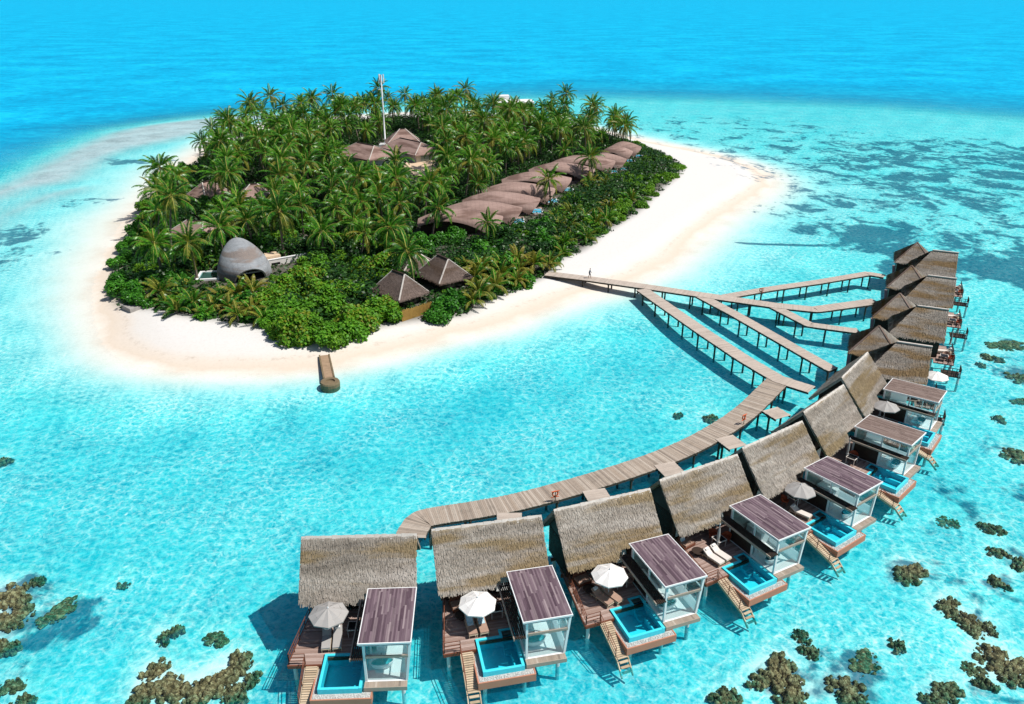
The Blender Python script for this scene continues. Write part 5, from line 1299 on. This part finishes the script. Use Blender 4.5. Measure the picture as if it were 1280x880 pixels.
def height_word(h_): return 'tall' if h_ > 9 else 'medium high' if h_ > 7.5 else 'short'
for j, (x, y, k) in enumerate(palms):
    r_, hgt = PALMS[k]; c = copy_tree(r_); c.location = (x, y, .9); s = vr.uniform(.78, 1.16); c.scale = (s, s, s); c.rotation_euler = (vr.gauss(0, .05), vr.gauss(0, .05), vr.uniform(0, 6.28))
    zl, zn = zone_of(x, y); hw_ = height_word(hgt * s)
    tag(c, '%s coconut palm%s %s' % (hw_, ' with orange coconuts' if k % 2 == 0 else '', zl), 'palm tree', hw_ + ' palms, ' + ('with coconuts, ' if k % 2 == 0 else '') + zn)
for x, y, k in youngs:
    r_, _ = YOUNG[k]; c = copy_tree(r_); c.location = (x, y, .85); s = vr.uniform(.65, 1.0); c.scale = (s, s, s); c.rotation_euler = (0, 0, vr.uniform(0, 6.28))
    X, Y, _ = PX((x, y, .8)); yl = 'yellowing ' if k % 3 == 2 else ''
    where = 'at the front beach below the leaf shaped pavilion' if X < 400 and Y > 325 else 'among bushes near the foot of the main jetty' if X < 690 and Y > 335 else 'near the thatched beach houses' if X < 560 and Y > 300 else 'at the left beach edge' if X < 400 else 'between arched villas and right beach'
    tag(c, 'low %syoung palm with arching fronds %s' % (yl, where), 'young palm', yl + 'young palms ' + where)
for (r_, _) in PALMS + YOUNG:
    for ch in list(r_.children): bpy.data.objects.remove(ch)
    bpy.data.objects.remove(r_)
bushes.sort(key=lambda q: (not q[4], q[1])); extra = bushes[298:]; bushes = bushes[:298]
KW = {'A': 'glossy dark green', 'B': 'bright green', 'C': 'green and reddish', 'D': 'very dark green', 'G': 'low spreading bright green'}
for x, y, kind, sc, zn in bushes:
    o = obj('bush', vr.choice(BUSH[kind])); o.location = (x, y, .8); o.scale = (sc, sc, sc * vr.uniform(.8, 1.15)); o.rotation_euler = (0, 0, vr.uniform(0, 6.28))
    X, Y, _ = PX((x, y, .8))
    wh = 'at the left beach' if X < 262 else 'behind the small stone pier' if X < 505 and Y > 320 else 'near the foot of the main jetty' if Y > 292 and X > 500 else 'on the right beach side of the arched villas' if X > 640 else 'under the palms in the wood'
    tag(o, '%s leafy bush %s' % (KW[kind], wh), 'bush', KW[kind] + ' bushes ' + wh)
# undergrowth between the trunks: one mass of leaf lumps
def leaf_mass(P, z0, rad, hgt, n, ls, seed):
    g = np.random.default_rng(seed); k = len(P); N = k * n
    d = g.normal(size=(N, 3)); d[:, 2] = np.abs(d[:, 2]) * .9 + .05; d /= np.linalg.norm(d, axis=1)[:, None]
    rr = g.uniform(.55, 1.05, N) ** .5
    R_ = np.repeat(rad, n); Hh = np.repeat(hgt, n)
    c = np.repeat(np.column_stack([P, np.full(k, z0)]), n, 0)
    p = c + d * np.column_stack([R_, R_, Hh]) * rr[:, None]
    nr = d + g.normal(size=(N, 3)) * .45 + [0, 0, .5]; nr /= np.linalg.norm(nr, axis=1)[:, None]
    t = np.cross(nr, g.normal(size=(N, 3))); t /= np.linalg.norm(t, axis=1)[:, None]; s = np.cross(nr, t)
    L = (ls * g.uniform(.6, 1.3, N))[:, None]
    V = np.stack([p, p + t * L * .5 + s * L * .34 + nr * L * .06, p + t * L, p + t * L * .5 - s * L * .34 + nr * L * .06], 1).reshape(-1, 3)
    return V
ur = np.random.default_rng(9); up = np.column_stack([ur.uniform(xs0, xs1, 9000), ur.uniform(ys0, ys1, 9000)]); us_ = poly_sdf(up, veg)
ok = us_ < -.9
for fx, fy, fr in FOOT: ok &= np.hypot(up[:, 0] - fx, up[:, 1] - fy) > fr + .15
up, us_ = up[ok], us_[ok]
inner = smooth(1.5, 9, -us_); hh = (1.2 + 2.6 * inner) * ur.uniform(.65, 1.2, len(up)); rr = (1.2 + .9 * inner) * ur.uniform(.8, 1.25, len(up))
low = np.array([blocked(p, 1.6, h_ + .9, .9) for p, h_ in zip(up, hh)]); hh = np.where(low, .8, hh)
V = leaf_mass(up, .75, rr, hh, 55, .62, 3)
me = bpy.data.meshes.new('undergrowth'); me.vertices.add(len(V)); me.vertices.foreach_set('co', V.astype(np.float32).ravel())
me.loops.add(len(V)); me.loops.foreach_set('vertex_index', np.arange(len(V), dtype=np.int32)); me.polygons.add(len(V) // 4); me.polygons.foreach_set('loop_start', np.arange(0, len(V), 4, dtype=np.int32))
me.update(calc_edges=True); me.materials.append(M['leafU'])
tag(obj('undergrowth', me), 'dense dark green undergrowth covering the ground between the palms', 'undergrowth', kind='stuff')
